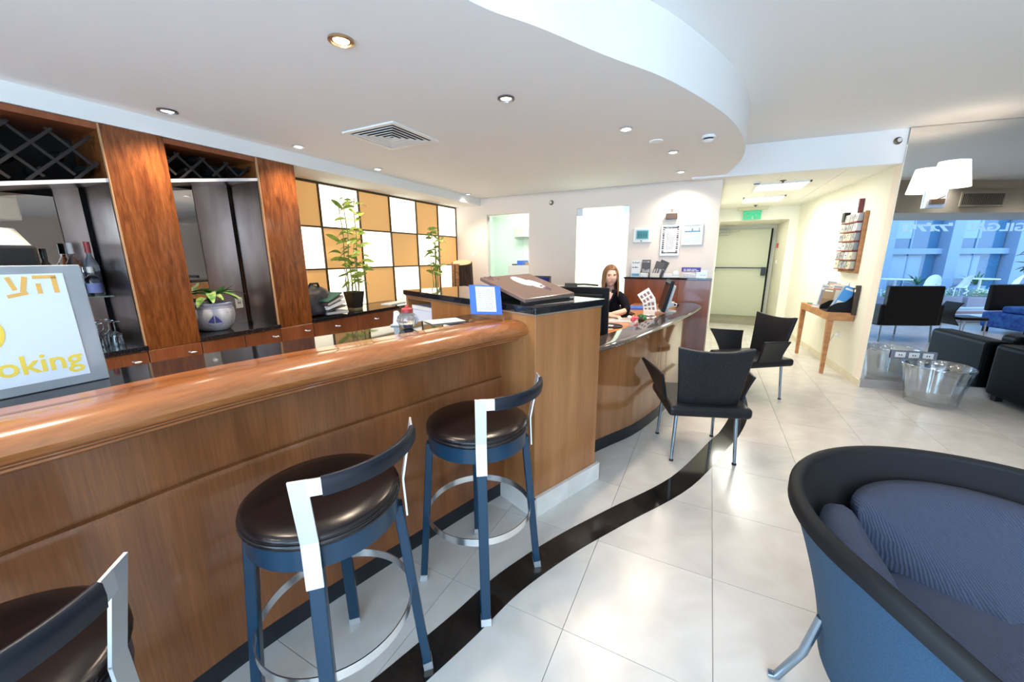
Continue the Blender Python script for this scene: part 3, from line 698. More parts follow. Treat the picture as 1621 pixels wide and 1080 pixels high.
# ------------------------------------------------------------------ ceiling downlights and vent
def downlight(x, y, label, r, e, col=WARM, group=None, ring=chrome_dull):
    t = thing('downlight', label, 'downlight', (x, y, ZC))
    b = MB(); b.lathe([(r * .78, -.001), (r, -.001), (r * 1.02, -.008), (r * .8, -.012), (r * .76, -.004)], 28); b.build('bezel', ring, t, smooth=True)
    b = MB(); b.lathe([(r * .77, -.003), (r * .5, -.005), (.002, -.006)], 24); b.build('lens', bulb_m, t, smooth=True)
    o = light('downlight_lamp', 'SPOT', (x, y, ZC - .03), e, col, spot_size=R(125), spot_blend=.7, shadow_soft_size=.06)
    return t
brass = mat('brass_ring', (.55, .38, .20), .3, .9); dring = mat('dark_ring', (.20, .19, .20), .35, .8)
EN = 54
downlight(-1.558, 1.382, 'largest brass ringed downlight, above the bar', .055, EN, ring=brass)
downlight(-1.205, 2.285, 'dark ringed downlight above the end of the bar', .052, EN, ring=dring)
downlight(-3.259, 1.422, 'dark ringed downlight above the wooden cabinet columns', .055, EN * 1.2, ring=dring)
downlight(-3.27, 2.335, 'downlight above the last wooden column near the soffit', .05, EN * .9)
downlight(-3.324, 3.29, 'downlight above the nearer half of glowing panels', .05, EN * .9)
downlight(-3.405, 5.183, 'small downlight in the corner above glowing panels', .05, EN * .9)
downlight(-.664, 3.208, 'downlight above the reception desk beside the white disc', .05, EN * 1.3, )
downlight(-.402, 4.091, 'downlight near the smoke detector above the desk', .05, EN * 1.2)
downlight(-.40, 5.05, 'downlight closest to the reception wall', .05, EN * .5)
light('downlight_lamp_wall', 'SPOT', (-.40, 5.45, ZC - .03), 26, (1, .88, .72), spot_size=R(150), spot_blend=.8, shadow_soft_size=.05)
for x, y in ((-3.2, .45), (-1.75, .3), (-1.7, -1.2), (-3.1, -.8)):
    light('downlight_lamp', 'SPOT', (x, y, ZC - .03), EN, WARM, spot_size=R(125), spot_blend=.7, shadow_soft_size=.06)  # unseen lamps carrying on the downlights, without fixtures, kept for their light
t = thing('ceiling_vent', 'square white ceiling vent with nested louvres above the bar', 'vent', (-2.36, 2.515, ZC))
def ringbox(b, h, w_, z0, z1, slope=0):
    o_ = [(-h, -h), (h, -h), (h, h), (-h, h)]; i_ = [(-h + w_, -h + w_), (h - w_, -h + w_), (h - w_, h - w_), (-h + w_, h - w_)]
    for k in range(4):
        p, q = o_[k], o_[(k + 1) % 4]; r_, s_ = i_[(k + 1) % 4], i_[k]
        b.hexa([(p[0], p[1], z0), (q[0], q[1], z0), (r_[0], r_[1], z0 + slope), (s_[0], s_[1], z0 + slope)], [(p[0], p[1], z1), (q[0], q[1], z1), (r_[0], r_[1], z1 + slope), (s_[0], s_[1], z1 + slope)])
b = MB(); ringbox(b, .262, .035, -.012, -.001); b.build('frame', white_m, t)
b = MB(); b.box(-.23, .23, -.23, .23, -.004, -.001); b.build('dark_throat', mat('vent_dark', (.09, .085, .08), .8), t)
for k in range(5):
    b = MB(); ringbox(b, .205 - k * .042, .020, -.016, -.012, .006); b.build('louvre_ring', white_m, t)

# ------------------------------------------------------------------ bar stools
def make_stool():
    t = thing('bar_stool', '', 'bar stool', (0, 0, 0), 0, 'black bar stools')
    for sx_ in (1, -1):
        for sy_ in (1, -1):
            b = MB(); b.bar((.150 * sx_, .150 * sy_, .705), (.193 * sx_, .193 * sy_, .03),   .040, .031, side=(-sy_, sx_, 0)); o = b.build('leg', steel_blue, t, bevel=.003, seg=1)
            b = MB(); b.bar((.193 * sx_, .193 * sy_, .032), (.1955 * sx_, .1955 * sy_, 0), .042, .033, side=(-sy_, sx_, 0)); b.build('foot_cap', chrome_dull, o)
    b = MB(); b.lathe([(.212, .70), (.216, .702), (.216, .768), (.20, .770)], 48); b.build('seat_ring', steel_blue, t, smooth=True)
    b = MB(); b.lathe([(.205, .766), (.221, .768), (.226, .774), (.224, .782), (.221, .784), (.225, .79), (.222, .799), (.208, .807), (.165, .811), (.08, .812), (.002, .812)], 48); b.build('seat', leather_brown, t, smooth=True, ang=60)
    b = MB(); b.lathe([(.2235, .780), (.2255, .782), (.2235, .785)], 48); b.build('piping', black_m, t, smooth=True)
    rg = MB(); n = 64
    rg.loft([[((r_) * math.cos(2 * PI * j / n), (r_) * math.sin(2 * PI * j / n), z) for j in range(n)] for r_, z in ((.2345, .345), (.2385, .345), (.2385, .377), (.2345, .377), (.2345, .345))], cap=False)
    rg.build('foot_ring', chrome, t, smooth=True)
    for sy_ in (1, -1):
        b = MB(); tg = Vector((.7071, -.7071 * sy_, 0)); sd = tuple(tg)
        q0 = Vector((.170, .170 * sy_, .665)); q1 = Vector((.1665, .1665 * sy_, .80)); q2 = Vector((.192, .192 * sy_, .993))
        b.bar(q0, q1, .042, .006, side=sd); b.bar(q1 - Vector((0, 0, .003)), q2, .042, .006, side=sd)
        c_ = q2 + Vector((0, 0, -.0215)); b.bar(c_ + tg * .018, c_ + tg * .060, .043, .006, side=(0, 0, 1))
        b.build('back_bracket', chrome_dull, t)
    ps = [(.2775 * math.cos(R(34.5) * (1 - k / 7)), .2775 * math.sin(R(34.5) * (1 - k / 7)), .972) for k in range(15)]
    rings = []
    for i, p in enumerate(ps):
        a_ = Vector(ps[max(i - 1, 0)]); c_ = Vector(ps[min(i + 1, 14)]); tg = (c_ - a_).normalized(); nn__ = Vector((tg.y, -tg.x, 0)) 
        pr = [(-.007, -.024), (.007, -.024), (.010, 0), (.008, .022), (0, .026), (-.008, .022), (-.010, 0)]
        rings.append([(p[0] + nn__.x * u, p[1] + nn__.y * u, p[2] + v) for u, v in pr])
    b = MB(); b.loft(rings); b.build('back_strap', mat('strap_leather', (.008, .011, .018), .38, spec=.35), t, smooth=True, ang=60)
    return t
st = make_stool(); st.location = (-.855, 1.325, 0); st.rotation_euler = (0, 0, R(-9.5))
st['label'] = 'farthest black bar stool, standing before the wooden pillar end'
dup(st, (-1.00, .665, 0), R(0), 'middle black bar stool with chrome brackets, between the other two')
dup(st, (-1.055, -.005, 0), R(-1), 'nearest black bar stool, cut off at lower left')

# ------------------------------------------------------------------ leather visitor chairs
def make_chair():
    t = thing('visitor_chair', '', 'chair', (0, 0, 0), 0, 'black leather visitor chairs')
    # faces +Y
    b = MB(); b.box(-.28, .28, -.285, .29, .375, .455); b.build('seat', leather, t, smooth=False, bevel=.028, seg=3)
    for sx_ in (1, -1):
        for sy_ in (1, -1):
            b = MB(); b.tube([(.205 * sx_, .20 * sy_, .385), (.221 * sx_, .226 * sy_, .012)], [.0135, .011], 12); o = b.build('leg', chrome_blue, t, smooth=True)
            b = MB(); b.lathe([(.016, 0), (.016, .01), (.012, .014)], 12, (.221 * sx_, .226 * sy_, 0)); b.build('glide', black_m, o, smooth=True)
    # backrest: trapezoid, top edge dips in the middle, slightly curved
    def plate(fn, nu, nv, th, name):
        P = [[Vector(fn(i / nu, j / nv)) for i in range(nu + 1)] for j in range(nv + 1)]
        Nn = []
        for j in range(nv + 1):
            row = []
            for i in range(nu + 1):
                du = P[j][min(i + 1, nu)] - P[j][max(i - 1, 0)]; dv = P[min(j + 1, nv)][i] - P[max(j - 1, 0)][i]
                row.append(du.cross(dv).normalized())
            Nn.append(row)
        F = [[tuple(P[j][i] + Nn[j][i] * th / 2) for i in range(nu + 1)] for j in range(nv + 1)]
        B = [[tuple(P[j][i] - Nn[j][i] * th / 2) for i in range(nu + 1)] for j in range(nv + 1)]
        b = MB(); n = nu + 1; b.grid(F); b.grid(B); o_ = n * (nv + 1)
        brd = [(0, i) for i in range(n)] + [(j, nu) for j in range(1, nv + 1)] + [(nv, i) for i in range(nu - 1, -1, -1)] + [(j, 0) for j in range(nv - 1, 0, -1)]
        for k in range(len(brd)):
            a_ = brd[k][0] * n + brd[k][1]; c_ = brd[(k + 1) % len(brd)]; c_ = c_[0] * n + c_[1]
            b.f.append((a_, c_, c_ + o_, a_ + o_))
        return b.build(name, leather, t, smooth=True, bevel=.006, ang=50)
    def back(u, v):
        hw = .205 + .045 * v ** 1.2; x = (u * 2 - 1)
        z = .458 + v * .425 - .028 * v ** 3 * (1 - x * x) * 1.0
        y = -.185 - .07 * v - .022 * (1 - x * x)
        return (x * hw, y, z)
    plate(back, 12, 8, .034, 'backrest')
    for s_ in (1, -1):
        def arm(u, v, s_=s_):
            x = u * 2 - 1
            y = .02 + x * (.135 + .055 * v ** 1.6) + .01 * v
            z = .43 + .235 * v + .012 * v * x
            xx = s_ * (.266 + .050 * v ** 1.25 + .075 * v * u ** 1.5)
            return (xx, y, z)
        plate(arm, 8, 6, .022, 'armrest')
    return t
ch = make_chair(); ch.location = (.012, 3.13, 0); ch.rotation_euler = (0, 0, R(19)); ch['label'] = 'nearer black leather visitor chair, back turned, facing the reception desk'
dup(ch, (.48, 4.74, 0), R(127), 'farther black leather visitor chair turned sideways before the corridor')

# ------------------------------------------------------------------ near armchair (round tub shell)
AC = (.889, 1.414); t = thing('tub_armchair', 'large round blue tub armchair with black rim and ribbed cushions, nearest to viewer', 'armchair', (AC[0], AC[1], 0), R(-150))
# faces +Y locally; shell is a flaring cone, open at the front
def shell(a, v, off=0.0):          # a: angle from the back (-Y), -2.35..2.35 ; v 0..1 height
    top = .725 - .24 * max(0, (abs(a) - 1.6) / .85) ** 1.6
    z = .15 + (top - .15) * v
    f = (z - .15) / .585
    r = .425 + .155 * f ** 1.45 + off
    return (r * math.sin(a) * 1.0, -r * math.cos(a) * (1.0 if abs(a) < 1.57 else .95), z)
NA, NV = 60, 12
def shell_mesh(off, v0=0.0, v1=1.0):
    return [[shell(-2.45 + 4.9 * i / NA, v0 + (v1 - v0) * j / NV, off) for i in range(NA + 1)] for j in range(NV + 1)]
b = MB(); b.grid(shell_mesh(0)); b.build('outer_shell', fab_out, t, smooth='all')
b = MB(); b.grid(shell_mesh(-.04, .25, 1)); b.build('lining', fab_in, t, smooth='all')
rim = [Vector(shell(-2.45 + 4.9 * i / NA, 1, -.02)) for i in range(NA + 1)]
b = MB()
rings = []
for i, p in enumerate(rim):
    a = -2.45 + 4.9 * i / NA; n_ = Vector((math.sin(a), -math.cos(a), 0))
    rings.append([tuple(p + n_ * u + Vector((0, 0, w_))) for u, w_ in ((-.020, -.03), (-.020, 0), (-.014, .012), (0, .017), (.015, .012), (.022, .002), (.022, -.03))])
b.loft(rings); b.build('rim', fab_rim, t, smooth=True, ang=60)
b = MB(); b.lathe([(.424, .15), (.405, .135), (.002, .135)], 40); b.build('base_pan', fab_out, t, smooth=True)
b = MB(); b.box(-.29, .29, -.28, .42, .26, .44); o = b.build('seat_cushion', fab_cush, t, smooth=False, bevel=.05, seg=4)
def cush(c, r0, slope, z0, z1, a0, a1, th, name):
    rings = []; n = 18
    for i in range(n + 1):
        a = a0 + (a1 - a0) * i / n; k = math.sin(PI * i / n) ** .35
        rr = []
        for s_ in range(12):
            g_ = 2 * PI * s_ / 12; dz = math.cos(g_); dr = math.sin(g_)
            z = (z0 + z1) / 2 + (z1 - z0) / 2 * math.copysign(abs(dz) ** .5, dz) * (.55 + .45 * k); f = (z - .15) / .585
            r = .425 + .155 * f ** 1.45 - .045 - th / 2 + th / 2 * math.copysign(abs(dr) ** .6, dr) * k
            if dr < 0: r -= slope * k * max(0, (z1 - .05 - z) / (z1 - z0)) ** .8
            rr.append((r * math.sin(a), -r * math.cos(a), z))
        rings.append(rr)
    b = MB(); b.loft(rings); return b.build(name, fab_cush, t, smooth='all')
cush(None, 0, .34, .36, .66, R(-82), R(26), .17, 'back_cushion')
cush(None, 0, .10, .36, .655, R(30), R(86), .13, 'side_cushion')
for a in (R(62), R(-28), R(152), R(-118)):
    b = MB(); p0 = (.445 * math.sin(a), -.445 * math.cos(a), .31); p1 = (.475 * math.sin(a), -.475 * math.cos(a), .15); p2 = (.535 * math.sin(a), -.535 * math.cos(a), .012)
    b.tube([p0, p1, p2, (p2[0] * 1.05, p2[1] * 1.05, .012)], [.014, .014, .014, .012], 10); b.build('leg', chrome_blue, t, smooth=True)

# ------------------------------------------------------------------ sofa and cast glass stool in front of the mirror
def mloc(u, v, z=0): q = mpt + mdir * u + mnor * v; return (q.x, q.y, z)
MA = math.atan2(mdir.y, mdir.x)
leather_s = mat('sofa_leather', (.006, .007, .009), .5, spec=.14)
t = thing('leather_sofa', 'low black leather sofa against the mirror at right edge', 'sofa', mloc(1.92, -.44), MA)
def soft(b, x0, x1, y0, y1, z0, z1): b.box(x0, x1, y0, y1, z0, z1)
for nm, bx_ in (('armrest', (-.88, -.66, -.47, .40, .06, .60)), ('armrest', (.66, .88, -.47, .40, .06, .60)), ('backrest', (-.66, .66, .18, .40, .06, .66)), ('base', (-.66, .66, -.45, .18, .06, .26))):
    b = MB(); soft(b, *bx_); b.build(nm, leather_s, t, bevel=.045, seg=3)
for x0, x1 in ((-.655, -.005), (.005, .655)):
    b = MB(); soft(b, x0, x1, -.47, .17, .26, .43); b.build('seat_cushion', leather_s, t, bevel=.04, seg=3)
for x in (-.8, .8):
    for y in (-.4, .33):
        b = MB(); b.box(x - .03, x + .03, y - .03, y + .03, 0, .06); b.build('foot', black_m, t)
t = thing('glass_stool', 'fluted clear cast glass stool beside the sofa by the mirror', 'stool', (2.155, 5.26, 0))
def fl_ring(r, z, amp): return [(r * (1 + amp * math.cos(14 * 2 * PI * j / 84)) * math.cos(2 * PI * j / 84), r * (1 + amp * math.cos(14 * 2 * PI * j / 84)) * math.sin(2 * PI * j / 84), z) for j in range(84)]
b = MB(); b.loft([fl_ring(.185, 0, 0), fl_ring(.192, .01, .0), fl_ring(.205, .12, .01), fl_ring(.222, .22, .035), fl_ring(.24, .33, .04), fl_ring(.262, .385, .015), fl_ring(.268, .40, 0), fl_ring(.255, .412, 0), fl_ring(.235, .405, 0), fl_ring(.225, .30, .02), fl_ring(.19, .06, 0), fl_ring(.02, .045, 0)])
b.build('body', glass_thick, t, smooth=True, ang=70)
# sockets on the mirror
t = thing('socket_panel', 'grey three-socket wall panel mounted low on the mirror', 'socket', mloc(.425, -.004, .412), MA)
t.rotation_euler = (0, R(12.5) * 0, MA)
b = MB(); b.box(-.20, .20, -.012, 0, -.045, .045); b.build('plate', mat('socket_grey', (.20, .21, .25), .4), t, bevel=.004)
for i in range(3):
    b = MB(); b.box(-.165 + i * .12, -.075 + i * .12, -.018, -.012, -.03, .03); o = b.build('socket_insert', white_m, t, bevel=.002)
    b = MB(); b.box(-.135 + i * .12, -.125 + i * .12, -.0195, -.018, -.008, .006); b.box(-.115 + i * .12, -.105 + i * .12, -.0195, -.018, -.008, .006); b.build('socket_holes', black_m, o)
# sconce on the mirror
t = thing('wall_sconce', 'wall lamp with white tapered shade mounted on the mirror', 'lamp', mloc(.31, -.001, 2.05), MA)
b = MB(); b.box(-.085, .085, -.03, 0, -.085, .085); b.build('back_plate', chrome_dull, t, bevel=.006)
b = MB(); b.box(-.055, .055, -.06, -.03, -.05, .0); b.build('dark_block', mat('sconce_bronze', (.12, .08, .05), .3, .6), t)
b = MB(); b.tube([(0, -.04, .0), (0, -.16, .02), (0, -.17, .12)], .008, 8); b.build('arm', chrome, t, smooth=True)
b = MB()
b.loft([[(r_ * math.cos(2 * PI * j / 32), -.17 + r_ * .8 * math.sin(2 * PI * j / 32), z) for j in range(32)] for r_, z in ((.155, .09), (.112, .33), (.108, .33), (.151, .09))], cap=False, closed=True)
b.build('shade', shade_m, t, smooth=True)
light('sconce_lamp', 'POINT', mloc(.31, -.17, 2.28), 3.5, WARM, shadow_soft_size=.06)
t = thing('wall_spotlight', 'small dark uplight bracket on the reception wall above the framed papers', 'lamp', (-.515, 5.70, 2.02))
b = MB(); b.box(-.07, .07, -.05, 0, -.04, .035); b.build('bracket', mat('bracket_brown', (.14, .085, .06), .4, .5), t, bevel=.004)
b = MB(); b.tube([(0, -.03, .035), (0, -.05, .08)], [.008, .018], 8); b.build('lamp_stem', glass_m, t, smooth=True)

# ------------------------------------------------------------------ corridor console table, brochures, postcard rack
def cpt(s, off, z=0):        # s: y along corridor wall, off: distance from the wall towards corridor
    return (cw(s) - off, s, z)
CA = math.atan2(1, -.0705)   # direction along the wall
t = thing('console_table', 'narrow wooden console table against the corridor wall', 'table', (1.505, 6.62, 0), math.atan2(.0705, 1))
# local x across (towards wall +), y along the wall
b = MB(); b.box(-.16, .095, -.60, .60, .70, .80); b.build('drawer_box', wood_light, t, bevel=.003)
b = MB(); b.box(-.163, -.159, -.59, .59, .715, .79); b.build('front_face', wood_light, t)
for y in (-.565, .565):
    b = MB(); b.hexa([(-.145, y - .018, 0), (-.108, y - .018, 0), (-.108, y + .018, 0), (-.145, y + .018, 0)], [(-.16, y - .03, .70), (-.10, y - .03, .70), (-.10, y + .03, .70), (-.16, y + .03, .70)]); b.build('leg', wood_light, t)
def tabpt(x, y, z): return (1.505 + x - .0705 * y, 6.62 + y + .0705 * x, z)
# magazine holder
t = thing('magazine_holder', 'black curved magazine holder at near end of the console table', 'holder', tabpt(-.02, -.38, .80), math.atan2(.0705, 1))
b = MB()
for y in (-.16, .12):
    pr = [(-.15, 0), (.11, 0), (.12, .30), (.09, .30), (.08, .20), (.02, .13), (-.06, .115), (-.14, .06)]
    b.loft([[(x, y + k, z) for x, z in pr] for k in (0, .008)])
b.box(.10, .115, -.16, .128, 0, .30); b.box(-.15, .11, -.16, .128, 0, .008)
b.build('holder_body', black_matt, t)
cols_ = [('blue', (.06, .30, .65)), ('pale', (.62, .66, .74)), ('tan', (.55, .36, .22)), ('white', (.8, .8, .78)), ('rose', (.62, .40, .38)), ('grey', (.4, .4, .42)), ('teal', (.28, .45, .50)), ('cream', (.72, .66, .52))]
def sheet(name, label, loc, rz, tilt, w_, h, th, col, grp, deco=None, cat='brochure', roll=0):
    t = thing(name, label, cat, loc, rz, grp); t.rotation_euler = (tilt, roll, rz)
    b = MB(); b.box(-w_ / 2, w_ / 2, -th, 0, 0, h); b.build('cover', mat('cover_%.2f_%.2f_%.2f' % col, col, .35), t)
    if deco:
        b = MB(); b.box(-w_ * .42, w_ * .42, -th - .0008, -th, h * deco[1], h * deco[2]); b.build('cover_picture', mat('pic_%.2f_%.2f_%.2f' % deco[0], deco[0], .4), t)
    b = MB(); b.box(-w_ * .4, w_ * .3, -th - .0008, -th, h * .86, h * .93); b.build('title_bar', paper_m if sum(col) < 1.6 else print_m, t)
    return t
br = 'brochures on the console table'
BR = [((-.06, -.50), 118, 'bright blue brochure leaning in the black magazine holder', (.05, .27, .62), .12, .27),
      ((-.06, -.44), 118, 'pale striped brochure behind the bright blue one', (.62, .66, .74), .12, .27),
      ((-.05, -.38), 116, 'cream and green leaflet leaning in the magazine holder', (.60, .62, .46), .11, .22),
      ((.0, -.33), 116, 'tall grey blue brochure sticking out of the holder', (.38, .46, .56), .10, .36),
      ((.04, -.30), 114, 'white leaflet by the back of the holder', (.78, .76, .74), .11, .24)]
for (x, y), a, lb, c_, w_, h in BR:
    sheet('brochure', lb, tabpt(x, y, .81), R(a - 90 - 45), R(-16), w_ * 1.1, h * 1.2, .006, c_, br, ((.75, .75, .72), .15, .4), roll=R(20))
BR2 = [((-.09, -.08), 'grey brochure with an arch picture standing on the console table', (.66, .66, .68), .13, .26, ((.22, .26, .36), .1, .75)),
       ((-.03, .0), 'white brochure with a dark triangle standing behind the arch picture', (.78, .80, .84), .12, .31, ((.16, .18, .26), .55, .85)),
       ((-.10, -.20), 'brown guide book leaning on the console table', (.42, .25, .12), .11, .22, ((.30, .19, .08), .05, .5)),
       ((-.05, -.16), 'tan brochure leaning behind the brown guide book', (.66, .44, .30), .11, .28, ((.72, .58, .44), .5, .8)),
       ((-.02, -.22), 'cream brochure with red edge among the standing leaflets', (.78, .72, .60), .11, .27, ((.62, .16, .16), .78, .84))]
for (x, y), lb, c_, w_, h, dc in BR2:
    sheet('brochure', lb, tabpt(x, y, .802), R(-14), R(-14), w_ * 1.1, h * 1.22, .006, c_, br, dc, roll=R(6))
for i, (y, lb, c_) in enumerate([(.16, 'flat stack of grey leaflets lying on the console table', (.55, .60, .64)), (.32, 'flat dark green booklet at far end of the console table', (.10, .22, .16)), (-.10, 'flat patterned map sheet near front edge of the console table', (.62, .58, .60))]):
    b = MB(); b.box(-.07, .07, -.10, .10, 0, .015 + .012 * (i == 0)); o = b.build('leaflet_stack', mat('flat%d' % i, c_, .5)); o.location = tabpt(-.05 - .05 * (i == 2), y, .80); o.rotation_euler = (0, 0, .2 * i); tag(o, lb, 'leaflets')
t = thing('dark_wood_block', 'dark wooden post standing at the wall end of the console table', 'block', tabpt(.085, -.60, .78), 0)
b = MB(); b.box(-.03, .015, -.02, .02, -.0, .36); b.build('post', mat('dark_brown_wood', (.05, .025, .012), .5), t, bevel=.003)
b = MB(); b.box(-.032, -.030, -.018, .018, .28, .31); b.build('pale_band', paper_m, t)
# postcard rack
t = thing('postcard_rack', 'wooden wall rack holding rows of black and white postcards', 'rack', (cw(6.45), 6.45, 1.32), math.atan2(.0705, 1))
b = MB(); b.box(-.03, 0, -.26, .26, 0, .68); b.build('back_board', wood_light, t)
for y0, y1 in ((-.285, -.255), (.255, .285)):
    b = MB(); b.box(-.038, 0, y0, y1, -.02, .70); b.build('side_rail', wood_light, t, bevel=.003)
b = MB(); b.box(-.038, 0, -.285, .285, -.04, -.015); b.build('bottom_rail', wood_light, t)
b = MB(); b.box(-.035, -.03, -.255, .255, 0, .69); b.build('red_lining', mat('red_lining', (.20, .03, .02), .6), t)
rr = random.Random(5)
for r_ in range(6):
    b = MB(); b.box(-.095, -.03, -.25, .25, r_ * .115 - .002, r_ * .115 + .012); b.build('pocket_rail', mat('red_rail', (.24, .05, .03), .5), t)
    for c_ in range(4):
        y = -.19 + c_ * .127; g_ = rr.uniform(.22, .72); tint = rr.choice([(1, 1, 1), (1, .98, .95), (1, .92, .7), (.95, .97, 1)])
        b = MB(); b.hexa([(-.092, y - .055, r_ * .115 + .012), (-.036, y - .050, r_ * .115 + .012), (-.036, y + .055, r_ * .115 + .012), (-.092, y + .055, r_ * .115 + .012)], [(-.082, y - .055, r_ * .115 + .105), (-.036, y - .050, r_ * .115 + .105), (-.036, y + .055, r_ * .115 + .105), (-.082, y + .055, r_ * .115 + .105)])
        o = b.build('postcard', mat('card%d' % rr.randrange(8), (g_ * tint[0], g_ * tint[1], g_ * tint[2]), .4), t)
        b = MB(); M_ = frameM((-.0925, y, r_ * .115 + .012), (0, -1, 0), (.01, 0, .093)); 
        for q in range(3):
            xx = rr.uniform(-.045, .02); yy = rr.uniform(.01, .06); b.box(xx, xx + rr.uniform(.01, .03), yy, yy + rr.uniform(.01, .03), 0, .0008, M_)
        b.build('card_print', mat('card_dark', (.10, .09, .10), .5), o, kind='stuff')
b = MB(); b.loft([[(-.06, -.10, .66), (-.055, .03, .66), (-.05, .03, .74), (-.05, -.05, .86)], [(-.056, -.10, .66), (-.051, .03, .66), (-.046, .03, .74), (-.046, -.05, .86)]]); b.build('header_card', paper_m, t)
b = MB(); b.box(-.05, -.005, -.09, -.055, .66, .86); b.build('dark_red_finial', mat('dark_red', (.16, .03, .03), .5), t)
b = MB(); b.box(-.10, -.04, .16, .24, .60, .72); b.build('black_clip', black_m, t)
# corridor sockets
t = thing('wall_socket', 'white wall socket beneath the console table with a plugged cable', 'socket', (cw(6.42), 6.42, .46), math.atan2(.0705, 1))
b = MB(); b.box(-.01, 0, -.05, .05, -.045, .045); b.build('plate', white_m, t, bevel=.003)
b = MB(); b.box(-.04, -.01, .0, .03, -.015, .015); b.build('plug', white_m, t)
b = MB(); b.tube([(-.04, .015, 0), (-.07, .06, -.12), (-.05, .14, -.25), (-.03, .25, -.33), (-.02, .3, -.37)], .005, 6); b.build('cable', mat('cable', (.5, .5, .46), .5), t, smooth=True)

# ------------------------------------------------------------------ reception wall items
t = thing('wall_clock_display', 'white wall unit with teal digital screen beside the frosted door', 'display', (-.872, 5.70, 1.785))
b = MB(); b.box(-.125, .125, -.035, 0, -.10, .10); b.build('housing', white_m, t, bevel=.012)
b = MB(); b.box(-.085, .088, -.040, -.035, -.055, .072); o = b.build('screen_bezel', mat('bezel_blue', (.35, .55, .62), .4), t)
b = MB(); b.box(-.072, .075, -.042, -.040, -.045, .058); s_ = b.build('screen', lcd_m, t)
b = MB()
for x in (-.055, -.025, .012, .042): b.box(x, x + .018, -.0432, -.042, .0, .006); b.box(x, x + .004, -.0432, -.042, -.03, .035); b.box(x + .014, x + .018, -.0432, -.042, -.03, .035)
b.build('digits', mat('lcd_dark', (.01, .07, .08), .4), s_)
b = MB(); b.box(-.02, .0, -.042, -.035, -.085, -.07); b.build('button', mat('btn_green', (.05, .2, .12), .4), t)
def framed(x0, x1, z0, z1, label, kind):
    t = thing('framed_notice', label, 'framed notice', ((x0 + x1) / 2, 5.70, z0)); hw = (x1 - x0) / 2; h = z1 - z0
    b = MB(); b.box(-hw, hw, -.02, 0, 0, h); b.build('backing', paper_m, t)
    for a_ in [(-hw, hw, 0, .02), (-hw, hw, h - .02, h), (-hw, -hw + .02, 0.02, h - .02), (hw - .02, hw, .02, h - .02)]:
        b = MB(); b.box(a_[0], a_[1], -.028, 0, a_[2], a_[3]); b.build('frame_bar', mat('silver_frame', (.66, .64, .62), .3, .6), t, bevel=.002, seg=1)
    M_ = frameM((0, -.0205, 0), (1, 0, 0), (0, 0, 1))
    if kind == 0:
        b = MB(); k = random.Random(2)
        for i in range(13):
            z = .03 + (h - .07) * i / 12
            for sx_ in (-1, 1): b.box(sx_ * (hw - .033) - .012, sx_ * (hw - .033) + .012, z, z + .018 * k.uniform(.5, 1.3), 0, .001, M_)
        for i in range(9):
            x = -hw + .04 + (2 * hw - .1) * i / 8
            for z in (.03, h - .045): b.box(x, x + .02 * k.uniform(.5, 1.3), z, z + .014, 0, .001, M_)
        b.build('border_pattern', mat('border_ink', (.13, .09, .09), .6), t, kind='stuff')
        b = MB(); lines(b, -hw + .07, hw - .07, .08, h - .08, 14, M_); b.build('certificate_print', print_m, t, kind='stuff')
    else:
        b = MB(); b.box(-hw + .03, hw - .03, h * .60, h * .66, 0, .001, M_); b.box(-.01, .005, h * .66, h * .78, 0, .001, M_); b.box(hw - .05, hw - .04, h * .66, h * .8, 0, .001, M_); b.build('blue_band', mat('band_blue', (.05, .22, .42), .5), t)
        b = MB(); b.box(-hw + .025, hw - .025, .03, h * .55, 0, .0008, M_); b.build('lower_field', mat('pale_blue', (.62, .70, .78), .5), t)
        b = MB(); lines(b, -hw + .04, hw - .04, .04, .10, 3, M_, seed=4); b.build('certificate_print', print_m, t, kind='stuff')
framed(-.630, -.388, 1.508, 1.908, 'tall framed certificate with a dark patterned border', 0)
framed(-.368, -.122, 1.645, 1.915, 'smaller silver framed notice with a blue band', 1)
b = MB(); b.box(-3.70, -3.63, 5.69, 5.70, 1.52, 1.59); tag(b.build('wall_switch', white_m, bevel=.003), 'white light switch on the corner wall near the glowing panels', 'switch')
SHZ = 1.218
def stand(x0, x1, z1, y, label, col, deco, rot=0, name='leaflet'):
    t = thing(name, label, 'leaflet', ((x0 + x1) / 2, y, SHZ)); t.rotation_euler = (R(-6), R(rot), 0)
    w_ = x1 - x0; h = z1 - SHZ
    b = MB(); b.box(-w_ / 2, w_ / 2, -.004, 0, 0, h); b.build('card', mat('lf_%.2f_%.2f_%.2f' % col, col, .5), t)
    M_ = frameM((0, -.0045, 0), (1, 0, 0), (0, 0, 1)); k = random.Random(int(abs(x0) * 100))
    b = MB()
    for z0, z1_, n in deco:
        for i in range(n): xx = -w_ * .42 + w_ * .84 * i / n; b.box(xx, xx + w_ * .84 / n * k.uniform(.4, .95), h * z0, h * (z0 + (z1_ - z0) * k.uniform(.5, 1)), 0, .0006, M_)
    b.build('card_print', mat('ink_dark', (.06, .055, .06), .6) if sum(col) > 1 else mat('ink_pale', (.5, .48, .48), .6), t, kind='stuff')
    return t
t1 = stand(-.985, -.865, 1.445, 5.63, 'white leaflet with dark heading, first on the wall cabinet top', (.80, .80, .80), [(.82, .92, 6), (.55, .62, 3)])
b = MB(); b.box(-.05, .05, -.0055, -.0045, .01, .045); b.build('blue_strip', mat('strip_blue', (.12, .35, .55), .5), t1)
stand(-.85, -.735, 1.452, 5.65, 'dark leaflet stack with pale print, second on the wall cabinet top', (.09, .085, .09), [(.85, .93, 5), (.25, .5, 7), (.08, .2, 6)])
stand(-.715, -.60, 1.43, 5.66, 'dark card with white ticket tilted behind another card', (.10, .085, .08), [(.2, .55, 3)], rot=14)
